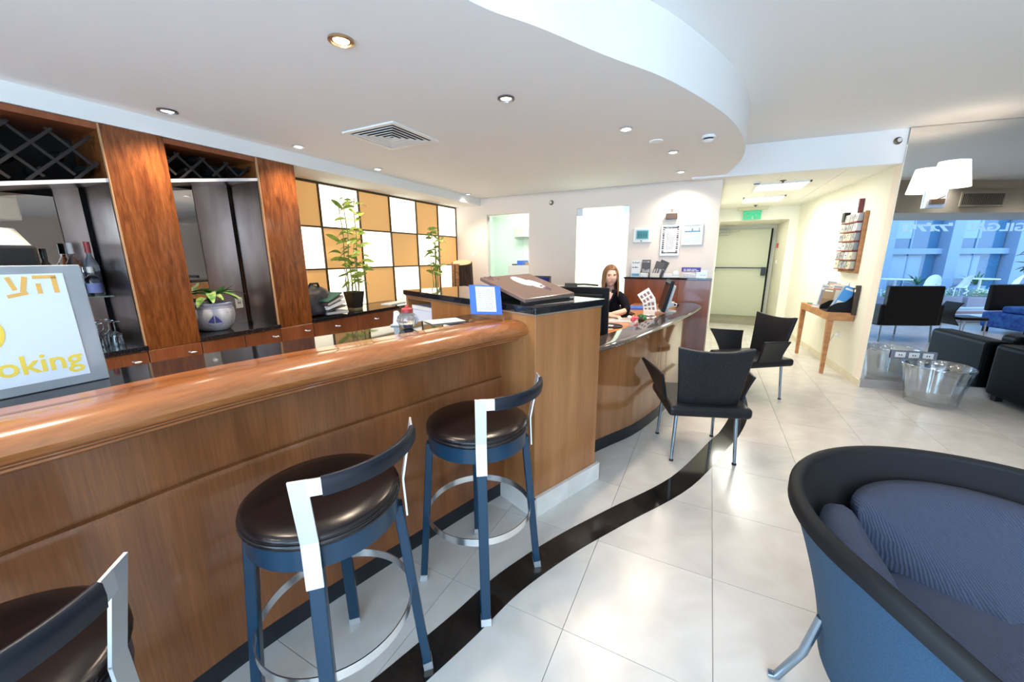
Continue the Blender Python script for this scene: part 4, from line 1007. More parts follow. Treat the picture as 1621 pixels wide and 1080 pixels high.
stand(-.70, -.585, 1.455, 5.675, 'dark card leaning at a slant at the back of the leaflets', (.055, .05, .05), [(.5, .55, 3)], rot=24)
for x0, x1, lb in ((-.85, -.75, 'small white card block before the dark leaflet'), (-.72, -.60, 'cream card block before the slanted cards'), (-.545, -.435, 'plain white card block in the middle of the cabinet top')):
    b = MB(); b.box(x0, x1, 5.56, 5.60, SHZ, SHZ + .055); tag(b.build('card_block', paper_m if x0 != -.72 else mat('cream_card', (.75, .70, .62), .6), bevel=.002, seg=1), lb, 'card block', 'card blocks on the cabinet')
t = thing('tissue_holder', 'white rounded tissue holder beside the blue sign', 'holder', (-.395, 5.60, SHZ)); b = MB(); b.ell((0, 0, .045), (.045, .03, .055), 16, 10); b.build('body', white_m, t, smooth=True); b = MB(); b.box(-.05, .05, -.03, .03, 0, .02); b.build('base', white_m, t, bevel=.004)
t = thing('card_display', 'acrylic card holder topped by a purple blue sign', 'sign', (-.215, 5.60, SHZ))
b = MB(); b.box(-.115, .115, -.006, .006, .078, .135); o = b.build('sign_plate', navy_m, t)
b = MB(); lines(b, -.09, .09, .085, .118, 2, frameM((0, -.0065, 0), (1, 0, 0), (0, 0, 1)), h=.5); b.build('sign_lettering', paper_m, o, kind='stuff')
b = MB(); b.box(-.10, .06, -.03, .03, .0, .06); b.build('card_stack', paper_m, t, bevel=.002, seg=1)
b = MB(); lines(b, -.09, .05, .005, .05, 4, frameM((0, -.0305, 0), (1, 0, 0), (0, 0, 1))); b.build('card_edges', print_m, t, kind='stuff')
b = MB(); b.box(.065, .115, -.04, .03, .0, .078); b.build('acrylic_side', acrylic, t)
t = thing('acrylic_stand', 'small clear acrylic stand at right end of cabinet top', 'stand', (-.06, 5.60, SHZ)); b = MB(); b.box(-.05, .04, 0, .006, 0, .10); b.box(-.05, .04, -.05, .006, 0, .006); b.build('sheet', acrylic, t); b = MB(); b.box(-.045, .035, -.003, -.001, .03, .045); b.build('blue_line', mat('pale_blue', (.62, .7, .78), .5), t)

# ------------------------------------------------------------------ things on the reception desk
WS = .86
mon_black = mat('monitor_black', (.007, .007, .008), .5, spec=.2)
def monitor(name, label, loc, rz, w_, h, tilt, z0, colr, back=grey_m):
    t = thing(name, label, 'monitor', loc, rz)
    M_ = Matrix.Translation((0, 0, z0)) @ Matrix.Rotation(tilt, 4, 'X')
    b = MB(); b.box(-w_ / 2, w_ / 2, -.018, .018, 0, h, M_); b.build('panel', colr, t, bevel=.006)
    b = MB(); b.box(-w_ * .42, w_ * .42, .018, .05, h * .12, h * .88, M_); b.build('rear_housing', back, t, bevel=.012)
    b = MB(); b.box(-w_ / 2 + .018, w_ / 2 - .018, -.0195, -.018, .025, h - .018, M_); b.build('screen', mat('screen_dark', (.015, .02, .03), .1), t)
    b = MB(); b.bar((0, .04, z0 + .12), (0, .06, .01), .07, .03); b.build('stand', back, t)
    b = MB(); b.lathe([(.10, 0), (.10, .008), (.03, .018), (.002, .018)], 24, (0, .05, 0)); b.build('foot', back, t, smooth=True)
monitor('monitor', 'black monitor seen from behind beside the pillar counter', (-.93, 3.0, WS), R(184), .50, .405, R(-5), .0, mon_black, mon_black)
b = MB()
monitor('monitor', 'flat monitor seen edge-on at right of the receptionist', (-.435, 4.46, .905), R(-78), .40, .335, R(-13), .015, mon_black, grey_m)
t = thing('printer', 'grey printer behind the black monitor', 'printer', (-1.28, 3.62, WS)); b = MB(); b.box(-.25, .25, -.18, .2, 0, .345); b.build('housing', mat('printer_grey', (.45, .44, .40), .5), t, bevel=.012); b = MB(); b.box(-.2, .2, -.15, .12, .345, .352); b.build('lid', mat('printer_lid', (.55, .54, .50), .4), t)
t = thing('desk_phone', 'small black telephone lying on the grey printer', 'phone', (-1.20, 3.62, WS + .353), R(15)); b = MB(); b.loft([[(x, -.04, 0), (x, .04, 0), (x, .03, .025), (x, -.03, .035)] for x in (-.06, .06)]); b.build('body', black_m, t, bevel=.004); b = MB(); b.tube([(.06, 0, .02), (.12, .01, .022), (.2, -.01, .018), (.26, .0, .012)], .009, 8); b.build('handset', black_m, t, smooth=True)
t = thing('small_monitor', 'small screen with blue picture behind the brown board', 'monitor', (-1.91, 4.6, 0), R(-8)); b = MB(); b.box(-.13, .11, 0, .03, 1.05, 1.26); b.build('frame', mat('mon_frame', (.10, .09, .085), .4), t, bevel=.004); b = MB(); b.box(-.11, .09, -.002, 0, 1.07, 1.24); b.build('screen', mat('mon_blue', (.03, .04, .22), .2), t); b = MB(); b.box(-.04, .02, .0, .03, .86, 1.05); b.build('stand', black_m, t); b = MB(); b.box(-.35, .35, -.25, .3, 0, .86); b.build('pedestal', wood_red, t)
b = MB(); b.box(-.14, .14, -.12, .12, 0, .022); o = b.build('blue_folder', blue_m, bevel=.002, seg=1); o.location = (-.735, 4.95, WS); o.rotation_euler = (0, 0, R(25)); tag(o, 'flat blue folder lying on the orange desk top', 'folder')
b = MB(); b.box(-.16, .16, -.12, .12, 0, .003); o = b.build('paper_sheet', paper_m); o.location = (-.92, 3.42, WS); o.rotation_euler = (0, 0, R(30)); tag(o, 'white paper sheet lying on the desk by the black monitor', 'paper')
t = thing('mouse_mat', 'round black mouse mat with a white mouse at the receptionist', 'mouse mat', (-.78, 3.52, WS)); b = MB(); b.lathe([(.115, 0), (.115, .006), (.002, .006)], 24); b.build('mat', black_m, t, smooth=True); b = MB(); b.box(-.035, .035, -.03, .03, .006, .012); b.build('white_card', white_m, t); b = MB(); b.lathe([(.112, .006), (.118, .012), (.112, .014), (.105, .008)], 24); b.build('raised_edge', black_m, t, smooth=True)
t = thing('keyboard', 'pale keyboard partly hidden under the receptionist hands', 'keyboard', (-.73, 3.86, WS), R(20)); b = MB(); b.box(-.16, .16, -.07, .07, 0, .018); b.build('case', white_m, t, bevel=.004); b = MB()
for i in range(12):
    for j in range(4): b.box(-.15 + i * .025, -.13 + i * .025, -.06 + j * .03, -.037 + j * .03, .018, .024)
b.build('keys', mat('keys', (.55, .55, .56), .5), t, kind='stuff')
# little flower ornament
t = thing('flower_ornament', 'small pink and white flower ornament on the granite rim', 'ornament', (-.60, 3.66, WS)); rr = random.Random(4)
for i in range(9):
    a = rr.uniform(0, 6.28); r_ = rr.uniform(.0, .05); z = rr.uniform(.04, .09)
    b = MB(); b.ell((r_ * math.cos(a), r_ * math.sin(a), z), (.022, .022, .016), 8, 6); b.build('blossom', (pink_m, paper_m, pink_m)[i % 3], t, smooth=True)
b = MB(); b.tube([(0, 0, 0), (.01, 0, .05), (.02, .02, .10)], .005, 6); b.build('stem', leaf_dark, t); b = MB(); b.lathe([(.03, 0), (.035, .03), (.002, .03)], 14); b.build('pot', white_m, t, smooth=True)
t = thing('green_plant_ornament', 'small dark green ornament beside the pink flowers', 'ornament', (-.55, 3.86, WS))
for i in range(7):
    a = i * .9; b = MB(); b.ell((.03 * math.cos(a), .03 * math.sin(a), .05 + .008 * (i % 3)), (.02, .012, .02), 8, 6); b.build('leaf', leaf_dark, t, smooth=True)
b = MB(); b.lathe([(.03, 0), (.035, .035), (.002, .035)], 14); b.build('pot', black_m, t, smooth=True)
t = thing('desk_mirror', 'oval silver rimmed dish lying before the flat monitor', 'dish', (-.53, 4.05, WS + .02), R(60)); b = MB(); b.loft([[(.13 * k * math.cos(2 * PI * j / 28), .08 * k * math.sin(2 * PI * j / 28), z) for j in range(28)] for k, z in ((.9, 0), (1, .012), (.93, .022), (.85, .016))]); b.build('rim', chrome, t, smooth=True); b = MB(); b.loft([[(.105 * math.cos(2 * PI * j / 24), .062 * math.sin(2 * PI * j / 24), z) for j in range(24)] for z in (.015, .019)]); b.build('dark_centre', black_m, t)
t = thing('postcard_stand', 'white photo cards fanned beside the flat monitor', 'cards', (-.58, 4.40, WS))
for k, (a, dx, dz) in enumerate(((35, 0, .19), (10, .03, .08))):
    M_ = Matrix.Translation((dx, .02 * k, dz)) @ Matrix.Rotation(R(-a), 4, 'Y')
    b = MB(); b.box(-.07, .07, -.003, 0, -.05, .09, M_); o = b.build('photo_card', paper_m, t); b = MB()
    for i in range(2):
        for j in range(3): b.box(-.055 + j * .04, -.03 + j * .04, -.0038, -.003, -.03 + i * .055, .005 + i * .055, M_)
    b.build('photo', mat('photo_ink', (.25, .16, .12), .5), o, kind='stuff')
b = MB(); b.box(-.03, .09, -.01, .02, 0, .06); b.build('card_base', white_m, t)
t = thing('white_cup', 'white rounded cup behind the flat monitor foot', 'cup', (-.375, 4.78, .905)); b = MB(); b.lathe([(.03, 0), (.045, .02), (.05, .07), (.045, .075), (.04, .03), (.002, .02)], 20); b.build('bowl', white_m, t, smooth=True); b = MB(); b.tube([(.045, 0, .06), (.075, 0, .05), (.07, 0, .025), (.043, 0, .02)], .006, 8); b.build('handle', white_m, t, smooth=True)

# ------------------------------------------------------------------ things on the cross counter and bar top
t = thing('guest_board', 'tilted brown glossy board with white flower print on the cross counter', 'board', ped(.03, .115, 1.243), PA)
def bd(a, b_, z): return (a, b_, z)
zt0, zt1 = .03, .135
b = MB(); b.hexa([bd(0, 0, zt0 - .022), bd(.42, 0, zt0 - .012), bd(.42, .41, zt1 - .012), bd(0, .41, zt1 - .022)], [bd(0, 0, zt0), bd(.42, 0, zt0 + .01), bd(.42, .41, zt1 + .01), bd(0, .41, zt1)]); b.build('board', board_m, t, bevel=.004)
MB_ = frameM((.21, .205, (zt0 + zt1) / 2 + .0055), (1, 0, .024), (0, .41, zt1 - zt0))
b = MB(); b.loft([[(.045 * math.cos(2 * PI * j / 24) + .02, .075 + .095 * math.sin(2 * PI * j / 24), z) for j in range(24)] for z in (0, .0012)], M=MB_); b.build('white_petal', paper_m, t)
b = MB(); b.loft([[(.042 * math.cos(2 * PI * j / 24) + .07, .0 + .085 * math.sin(2 * PI * j / 24), z) for j in range(24)] for z in (0, .0012)], M=MB_); b.build('white_petal', paper_m, t)
b = MB(); rr = random.Random(8)
for i in range(26):
    a = rr.uniform(0, 6.28); r_ = rr.uniform(.005, .05); b.ell((.09 + .6 * r_ * math.cos(a), -.08 + r_ * math.sin(a), .001), (.007, .009, .002), 6, 4, M=MB_)
for i in range(14): b.ell((-.13 + rr.uniform(-.05, .03), .18 + rr.uniform(-.04, .03), .001), (.006, .008, .002), 6, 4, M=MB_)
b.build('dark_print', mat('plum_ink', (.10, .04, .08), .5), t, kind='stuff')
b = MB(); b.box(.03, .40, .02, .07, 0, .012); b.box(.05, .39, .32, .36, 0, .10); b.box(.02, .42, .005, .03, .0, .006); b.build('support', mat('support_black', (.03, .027, .025), .3), t)
t = thing('menu_holder', 'clear acrylic stand with a blue printed menu on the bar top', 'menu', (-1.05, 1.75, 1.176), R(48)); t.rotation_euler = (R(-24), R(4), R(48))
b = MB(); b.box(-.09, .09, -.004, 0, 0, .19); b.build('acrylic_front', acrylic, t)
b = MB(); b.box(-.09, .09, -.03, .05, -.012, 0); b.build('acrylic_base', acrylic, t)
b = MB(); b.box(-.088, .088, .0005, .002, .022, .186); o = b.build('blue_sheet', blue_m, t)
b = MB(); b.box(-.088, .088, -.0055, -.0042, .022, .186); o = b.build('blue_card', blue_m, t)
b = MB(); b.box(-.055, .055, -.0068, -.0055, .036, .178); q = b.build('white_list', paper_m, o, bevel=.0)
b = MB(); lines(b, -.045, .045, .045, .165, 11, frameM((0, -.0069, 0), (1, 0, 0), (0, 0, 1)), h=.3); o2 = b.build('list_print', print_m, o, kind='stuff')
b = MB(); b.box(-.10, .10, -.07, .07, 0, .003); o = b.build('menu_card', mat('cream_card', (.75, .70, .62), .6)); o.location = (-1.33, 1.74, 1.142); o.rotation_euler = (0, 0, R(60)); tag(o, 'cream card lying flat in front of the blue menu', 'card')
t = thing('candle_jar', 'round ribbed glass jar with red lid on the bar top', 'jar', (-1.372, 1.485, 1.141)); t.scale = (1.3, 1.3, 1.2)
b = MB(); b.loft([[(r_ * (1 + .03 * math.cos(16 * 2 * PI * j / 64)) * math.cos(2 * PI * j / 64), r_ * (1 + .03 * math.cos(16 * 2 * PI * j / 64)) * math.sin(2 * PI * j / 64), z) for j in range(64)] for r_, z in ((.012, .0), (.02, .002), (.02, .006), (.034, .014), (.042, .034), (.036, .055), (.02, .068), (.018, .072))]); b.build('bowl', glass_jar, t, smooth='all')
b = MB(); b.lathe([(.021, .068), (.022, .084), (.017, .088), (.008, .09), (.008, .098), (.002, .10)], 18); b.build('lid', mat('red_lid', (.40, .05, .05), .35), t, smooth=True)
b = MB(); b.lathe([(.012, .004), (.014, .022), (.002, .022)], 12); b.build('filling', mat('dark_red', (.16, .03, .03), .5), t, smooth=True)
t = thing('white_tap_lever', 'small white upright holder beside the glass jar', 'holder', (-1.485, 1.52, 1.141), R(20)); t.scale = (1.25, 1.25, 1.1); b = MB(); b.loft([[(x, -.006 - .01 * z, z) for x, z in ((-.014, 0), (.014, 0), (.016, .06), (.008, .072), (-.006, .07))], [(x, .006 - .01 * z, z) for x, z in ((-.014, 0), (.014, 0), (.016, .06), (.008, .072), (-.006, .07))]]); b.build('upright', white_m, t); b = MB(); b.box(-.02, .02, -.02, .02, 0, .006); b.build('foot', grey_m, t)

# no smoking sign at the left end of the bar
t = thing('smoking_sign', 'white sign with yellow Hebrew and English lettering in a grey frame', 'sign', (-1.625, .235, 1.141)); t.rotation_euler = (0, R(-4), R(0))
b = MB(); b.box(-.025, 0, -.20, .196, 0, .345); b.build('frame', grey_frame, t, bevel=.002, seg=1)
b = MB(); b.box(0, .002, -.168, .158, .026, .322); b.build('white_face', sign_white, t)
b = MB(); b.box(-.024, -.001, .10, .1965, .02, .34); b.build('inner_box', grey_frame, t)
MS_ = frameM((.0022, 0, 0), (0, 1, 0), (0, 0, 1))
text('smoking', .072, yellow_m, 'lettering', t, MS_ @ Matrix.Translation((.150, .055, 0)), .0004, align='RIGHT', bold=.0012)
HEB = Matrix.Translation((.045, .268, 0))
def heb(b, strokes, M_):
    for p, q, w_ in strokes: b.bar((p[0], p[1], 0), (q[0], q[1], 0), w_, .0008, M_, side=(-(q[1] - p[1]), q[0] - p[0], 0))
b = MB()
# visual order from the right: he, ayin, yod-like remainder of the word
heb(b, [((.055, .045), (.098, .045), .009), ((.093, .045), (.093, .0), .010), ((.062, .028), (.062, .0), .009)], MS_ @ HEB)
heb(b, [((.042, .047), (.032, .006), .010), ((.012, .047), (.020, .012), .009), ((.040, .004), (.004, -.004), .009)], MS_ @ HEB)
heb(b, [((-.012, .047), (-.012, .025), .009), ((-.03, .047), (-.03, .0), .009), ((-.075, .046), (-.05, .046), .009), ((-.05, .046), (-.05, .003), .009), ((-.075, .046), (-.075, .003), .009), ((-.09, .046), (-.09, -.012), .009)], MS_ @ HEB)
b.build('hebrew_lettering', orange_m, t)
b = MB(); b.loft([[(.062 * math.cos(2 * PI * j / 40) - .035, .175 + .062 * math.sin(2 * PI * j / 40), z) for j in range(40)] for z in (0, .0006)], M=MS_); b.build('yellow_disc', yellow_m, t)
b = MB(); b.box(-.075, .0, .168, .18, .0006, .001, MS_); b.build('cigarette_mark', sign_white, t)
t = thing('till_monitor', 'black till unit standing behind the no smoking sign', 'till', (-1.97, .25, 1.0)); b = MB(); b.box(-.05, .05, -.35, .17, .42, .545); b.build('head', black_m, t, bevel=.01); b = MB(); b.box(-.03, .03, -.08, .04, 0, .42); b.build('post', black_m, t); b = MB(); b.box(-.14, .14, -.4, .25, -.02, 0); b.build('tray', black_m, t)
t = thing('back_worktop', 'dark worktop behind the bar counter carrying the till', 'worktop', (-1.95, .3, 0)); b = MB(); b.box(-.22, .20, -1.2, 1.0, .94, .98); b.build('top', granite, t); b = MB(); b.box(-.20, .18, -1.19, .99, 0, .94); b.build('carcass', wood_red, t)
t = thing('reflected_lamp', 'white cone lampshade in place of a mirror reflection over the black till', 'lamp', (-3.72, .66, .902)); b = MB(); b.lathe([(.15, .64), (.08, .78), (.076, .78), (.145, .64)], 32, cap=False); b.build('shade', mat('shade_unlit', (.82, .86, .82), .7), t, smooth=True); b = MB(); b.lathe([(.08, 0), (.08, .02), (.012, .03), (.012, .66), (.002, .66)], 20); b.build('stem', chrome_dull, t, smooth=True)  # solid stand-in for a lampshade reflected in the niche mirror

# ------------------------------------------------------------------ things on the back bar
t = thing('planter_urn', 'white and blue glazed urn painted with a sailing boat', 'pot', (-3.76, 1.70, .902), R(-112)); t.scale = (.88, .88, .98)
b = MB(); b.lathe([(.10, 0), (.125, .004), (.165, .06), (.182, .13), (.178, .18), (.165, .21), (.178, .222), (.18, .236), (.165, .24), (.158, .225), (.155, .19), (.002, .185)], 48); b.build('body', glaze_m, t, smooth=True, ang=60)
b = MB(); b.lathe([(.1785, .222), (.1815, .229), (.1805, .237)], 48, cap=False); b.lathe([(.1785, .176), (.1705, .198)], 48, cap=False); b.build('blue_rim_band', glaze_pale, t, smooth=True)
def urn_r(z): 
    P = [(0, .125), (.06, .166), (.13, .1835), (.18, .1795), (.21, .1665)]
    for (a, ra), (c_, rc) in zip(P, P[1:]):
        if a <= z <= c_: return ra + (rc - ra) * (z - a) / (c_ - a)
    return .166
def on_urn(poly, name, m, off=.0012):
    b = MB(); n = len(poly); vs = []
    for x, z in poly: a = x / .18 + PI / 2; vs.append(((urn_r(z) + off) * math.cos(a), (urn_r(z) + off) * math.sin(a), z))
    b.add(vs, [tuple(range(n))]); return b.build(name, m, t)
# local +Y of the urn faces the bar
def tri(a, c_, d, n=6): return [(a[0] + (c_[0] - a[0]) * i / n, a[1] + (c_[1] - a[1]) * i / n) for i in range(n)] + [(c_[0] + (d[0] - c_[0]) * i / n, c_[1] + (d[1] - c_[1]) * i / n) for i in range(n)] + [(d[0] + (a[0] - d[0]) * i / n, d[1] + (a[1] - d[1]) * i / n) for i in range(n)]
on_urn(tri((.004, .145), (.004, .075), (.062, .078)), 'boat_sail', glaze_blue)
on_urn(tri((-.004, .145), (-.004, .072), (-.055, .085)), 'boat_sail', glaze_blue)
on_urn([(.066, .069), (.05, .056), (.02, .05), (-.02, .05), (-.05, .056), (-.066, .069)], 'boat_hull', glaze_blue)
for x0, x1 in ((-.17, -.11), (.11, .17)): on_urn([(x0, .06), (x1, .06), (x1, .16), (x0, .16)], 'pale_panel', glaze_pale, .0008)
b = MB(); b.lathe([(.155, .20), (.002, .205)], 24); b.build('soil', soil_m, t)
def leafblade(b, base, dirv, ln, wd_, droop, n=6, M=None, roll=0.0):
    d = Vector(dirv).normalized(); sd = d.cross(Vector((0, 0, 1))); sd = sd.normalized() if sd.length > .01 else Vector((1, 0, 0))
    if roll: sd = Quaternion(d, roll) @ sd
    P = []
    for i in range(n + 1):
        s_ = i / n; c_ = Vector(base) + d * ln * s_ + Vector((0, 0, -droop * s_ * s_)); w_ = wd_ * math.sin(PI * (s_ * .92 + .04)) ** .8
        P.append([tuple(c_ - sd * w_ / 2 + Vector((0, 0, w_ * .18))), tuple(c_), tuple(c_ + sd * w_ / 2 + Vector((0, 0, w_ * .18)))])
    b.grid(P, M)
t = thing('urn_plant', 'variegated broad leaved plant growing in the sailing boat urn', 'plant', (-3.76, 1.70, 1.105)); rr = random.Random(11)
spec = [(0, .20, .05, .10, 1), (40, .24, .07, .14, 1), (-20, .23, .07, .15, 1), (75, .26, .07, .10, 1), (100, .20, .06, .04, 0), (130, .2, .06, .06, 0), (160, .18, .06, .05, 0), (200, .17, .06, .06, 0), (240, .18, .06, .05, 0), (280, .16, .05, .05, 0), (310, .2, .07, .13, 1), (60, .17, .06, -.03, 0), (20, .15, .06, -.05, 0), (330, .15, .06, .0, 0), (90, .22, .07, .16, 1), (110, .14, .06, -.04, 0)]
for a, ln, wd_, dr, v in spec:
    b = MB(); leafblade(b, (.02 * math.cos(R(a)), .02 * math.sin(R(a)), .06 + rr.uniform(0, .05)), (math.cos(R(a)), math.sin(R(a)), .42), ln, wd_, dr); b.build('leaf', leaf_stripe if v else leaf_dark, t, smooth='all')
b = MB()
for a, ln, wd_, dr, v in spec: b.tube([(0, 0, 0), (.02 * math.cos(R(a)), .02 * math.sin(R(a)), .07)], .004, 5)
b.build('stems', leaf_dark, t, kind='stuff')
t = thing('niche_socket', 'white socket on the steel back beside the urn plant', 'socket', (-3.957, 2.02, 1.09)); b = MB(); b.box(0, .008, -.035, .03, -.05, .05); b.build('plate', white_m, t, bevel=.002); b = MB(); b.box(.008, .0095, -.012, -.006, -.01, .01); b.box(.008, .0095, .004, .01, -.01, .01); b.build('holes', black_m, t)
# bottle shelf and bottles in the nearer niche
t = thing('bottle_shelf', 'thin glass shelf in the nearer niche carrying bottles', 'shelf', (-3.86, .98, 1.25)); b = MB(); b.box(-.095, .12, -.45, .13, -.008, 0); b.build('glass_plate', green_glass, t); b = MB(); b.box(.118, .122, -.45, .13, -.009, .001); b.build('front_edge', mat('glass_edge', (.12, .16, .15), .2), t)
def bottle(name, label, loc, h, r, glass, capm, labm=None, grp='bottles on the glass shelf'):
    t = thing(name, label, 'bottle', loc, 0, grp)
    b = MB(); b.lathe([(r * .95, 0), (r, .006), (r, h * .55), (r * .9, h * .62), (r * .36, h * .74), (r * .34, h * .9)], 22); b.build('body', glass, t, smooth=True)
    b = MB(); b.lathe([(r * .40, h * .80), (r * .42, h * .80), (r * .42, h), (r * .38, h)], 16); b.build('cap', capm, t, smooth=True)
    if labm:
        b = MB(); b.lathe([(r * 1.015, h * .12), (r * 1.015, h * .45)], 22, cap=False); b.build('paper_label', labm, t, smooth=True)
redcap = mat('red_cap', (.45, .05, .05), .35)
bottle('bottle', 'clear bottle with white cap on the glass shelf', (-3.88, .99, 1.25), .36, .04, glass_m, white_m, mat('pale_label', (.6, .65, .75), .5))
bottle('bottle', 'tall bottle with red neck foil on the glass shelf', (-3.87, 1.07, 1.25), .37, .038, mat('blueish_glass', (.55, .62, .72), .05, trans=.8), redcap, mat('dark_label', (.08, .08, .14), .5))
bottle('bottle', 'short square shouldered bottle with blue label on glass shelf', (-3.80, 1.04, 1.25), .20, .042, glass_m, grey_m, mat('blue_label', (.12, .16, .36), .5))
bottle('bottle', 'dark bottle at left end of the glass shelf', (-3.86, .86, 1.25), .32, .038, mat('brown_glass', (.06, .03, .02), .08), black_m, mat('cream_label', (.6, .55, .42), .5))
bottle('bottle', 'squat clear bottle standing in front on the glass shelf', (-3.79, .95, 1.25), .17, .04, glass_m, white_m)
gi = 0
GL = []
for i in range(4):
    for j in range(3):
        x, y = -3.87 + j * .10, .80 + i * .085
        GL.append((x, y))
t0 = thing('wine_glass', 'stemmed glass upside down on the black ledge below the bottle shelf', 'glass', (GL[0][0], GL[0][1], .902), 0, 'upturned glasses')
b = MB(); b.lathe([(.036, 0), (.038, .03), (.032, .08), (.008, .10), (.004, .11), (.004, .165), (.032, .172), (.032, .175), (.002, .175), (.002, .11), (.005, .10), (.030, .078), (.036, .03), (.034, 0)], 18, cap=False); b.build('glass_body', glass_m, t0, smooth=True)
for x, y in GL[1:]: dup(t0, (x, y, .902), 0)
# bag and books
t = thing('black_bag', 'crumpled black bag on the sideboard beside the last wooden column', 'bag', (-3.76, 2.62, .918))
b = MB(); rr = random.Random(2); n = 22; rings = []
for i in range(11):
    f = i / 10; r0 = (.24 * (1 - f ** 2.2) ** .5 + .01); rings.append([(r0 * .8 * math.cos(2 * PI * j / n) * (1 + .12 * math.sin(3 * j + i)), r0 * 1.0 * math.sin(2 * PI * j / n) * (1 + .10 * math.sin(2.3 * j + 1.7 * i)) + .02 * f, .30 * f + .012 * math.sin(j * 1.9 + i)) for j in range(n)])
b.loft(rings); o = b.build('bag_body', bag_m, t, smooth=True, ang=55)
b = MB(); b.tube([(.05, -.06, .27), (.07, -.03, .32), (.07, .05, .32), (.05, .08, .27)], .012, 8); b.build('strap', bag_m, t, smooth=True)
bk = [('grey magazine bundle at the bottom of the leaning pile', .03, (.28, .25, .26), 0), ('thin dark booklet above the bottom magazines', .012, (.10, .09, .10), 1), ('white paperback in the leaning pile beside the bag', .035, (.62, .60, .60), 2), ('brown covered folder in the leaning pile', .03, (.09, .055, .05), 3), ('green edged folder on top of the leaning pile', .012, (.006, .07, .05), 4)]
zz = 0
for lb, h, c_, i in bk:
    t = thing('book', lb, 'book', (-3.60, 2.765 - .012 * i, .902 + zz + .01), R(8 * (i % 2) - 4), 'books beside the black bag'); t.rotation_euler = (R(7 + 3 * i) if i else 0, 0, R(6 * i - 10))
    b = MB(); b.box(-.09, .09, -.12, .12, 0, h); b.build('cover', mat('bk%d' % i, c_, .5), t, bevel=.002, seg=1)
    if h > .02: b = MB(); b.box(-.088, .0905, -.118, .116, .004, h - .004); b.build('pages', paper_m if i == 2 else grey_m, t)
    zz += h + (.014 if i else 0.026)
b = MB(); b.box(-.08, .08, -.16, .16, 0, .012); o = b.build('paper_stack', paper_m); o.location = (-3.72, 3.78, .902); o.rotation_euler = (0, 0, R(8)); tag(o, 'flat white papers on the sideboard between the two bamboo plants', 'papers')
# bamboo plants
def bamboo(name, label, loc, canes, leaves, pot, seed, hpot, rpot):
    t = thing(name, label, 'plant', loc); rr = random.Random(seed)
    b = MB(); s_ = rpot; b.loft([[(x * k, y * k, z) for x, y in ((-s_, -s_), (s_, -s_), (s_, s_), (-s_, s_))] for k, z in ((.72, .02), (1, hpot), (.9, hpot), (.85, hpot - .02))]); b.build('pot', pot, t, bevel=.004)
    b = MB(); b.box(-s_ * .7, s_ * .7, -s_ * .7, s_ * .7, 0, .02); b.build('saucer', mat('saucer', (.25, .2, .1), .5), t)
    b = MB(); b.box(-s_ * .85, s_ * .85, -s_ * .85, s_ * .85, hpot - .03, hpot - .015); b.build('soil', soil_m, t)
    for (x0, y0, x1, y1, h, r_) in canes:
        b = MB(); k = 9; pts = [(x0 + (x1 - x0) * i / k, y0 + (y1 - y0) * (i / k) + .01 * math.sin(i * 1.3 + x0 * 40), hpot - .03 + (h - hpot) * i / k) for i in range(k + 1)]
        b.tube(pts, [r_ * (1.25 if i % 2 else .9) * (1 - .05 * i) for i in range(k + 1)], 7); b.build('cane', stem_m, t, smooth=True)
    for (y, z, a, ln, dr, el) in leaves:
        b = MB(); leafblade(b, (rr.uniform(-.02, .08), y, z), (math.cos(R(a)) * rr.uniform(.3, .6), math.sin(R(a)), el), ln, ln * .25, dr, roll=rr.uniform(.5, 1.5)); b.build('leaf', leaf_m, t, smooth='all')
rr = random.Random(9); lv = []
for i in range(74):
    cy_ = rr.choice((-.09, -.03, .09, .12)); z = rr.choice((rr.uniform(.30, .75), rr.uniform(.5, .95), rr.uniform(.8, 1.25)))
    sd = 1 if rr.random() < .5 else -1
    lv.append((cy_ + rr.uniform(-.03, .03), z, 90 * sd + rr.uniform(-30, 30), rr.uniform(.11, .20), rr.uniform(.0, .10), rr.uniform(-.2, .7)))
bamboo('bamboo_plant', 'tall bamboo in a black square pot before the glowing panels', (-3.74, 3.17, .902), [(-.01, -.06, .02, -.10, 1.18, .007), (.0, -.02, .03, -.04, 1.22, .008), (.02, .05, .02, .11, 1.30, .008), (-.03, -.07, 0, -.09, .50, .008), (.03, .0, .05, .03, .8, .007)], lv, black_m, 3, .21, .085)
lv = []
for i in range(50):
    cy_ = rr.uniform(-.1, .12); z = rr.uniform(.35, 1.0) if i > 10 else rr.uniform(.32, .5)
    sd = 1 if rr.random() < .5 else -1
    lv.append((cy_, z, 90 * sd + rr.uniform(-35, 35), rr.uniform(.11, .2), rr.uniform(.0, .12), rr.uniform(-.2, .8)))
bamboo('bamboo_plant', 'smaller bamboo plant farther along the sideboard, near the corner', (-3.70, 4.66, .902), [(0, 0, .02, .02, .85, .014), (.02, .02, .03, .10, .98, .007), (-.02, -.02, .0, -.10, .9, .006), (.0, .01, .04, -.02, .7, .008)], lv, black_m, 6, .14, .085)
t = thing('log_piece', 'short tree log with bark standing on the cross counter corner', 'log', (-3.62, 5.28, .916), R(25)); t.rotation_euler = (R(4), 0, R(25))
rr = random.Random(1); b = MB(); b.loft([[(.17 * (1 + .05 * math.sin(3 * j)) * math.cos(2 * PI * j / 26) * (1.06 - .2 * z), .17 * (1 + .05 * math.sin(3 * j + 1)) * math.sin(2 * PI * j / 26) * (1.06 - .2 * z), z + .03 * math.sin(2 * PI * j / 26) * (z > .2)) for j in range(26)] for z in (0, .15, .30, .50)]); b.build('bark', bark_m, t, smooth=True)
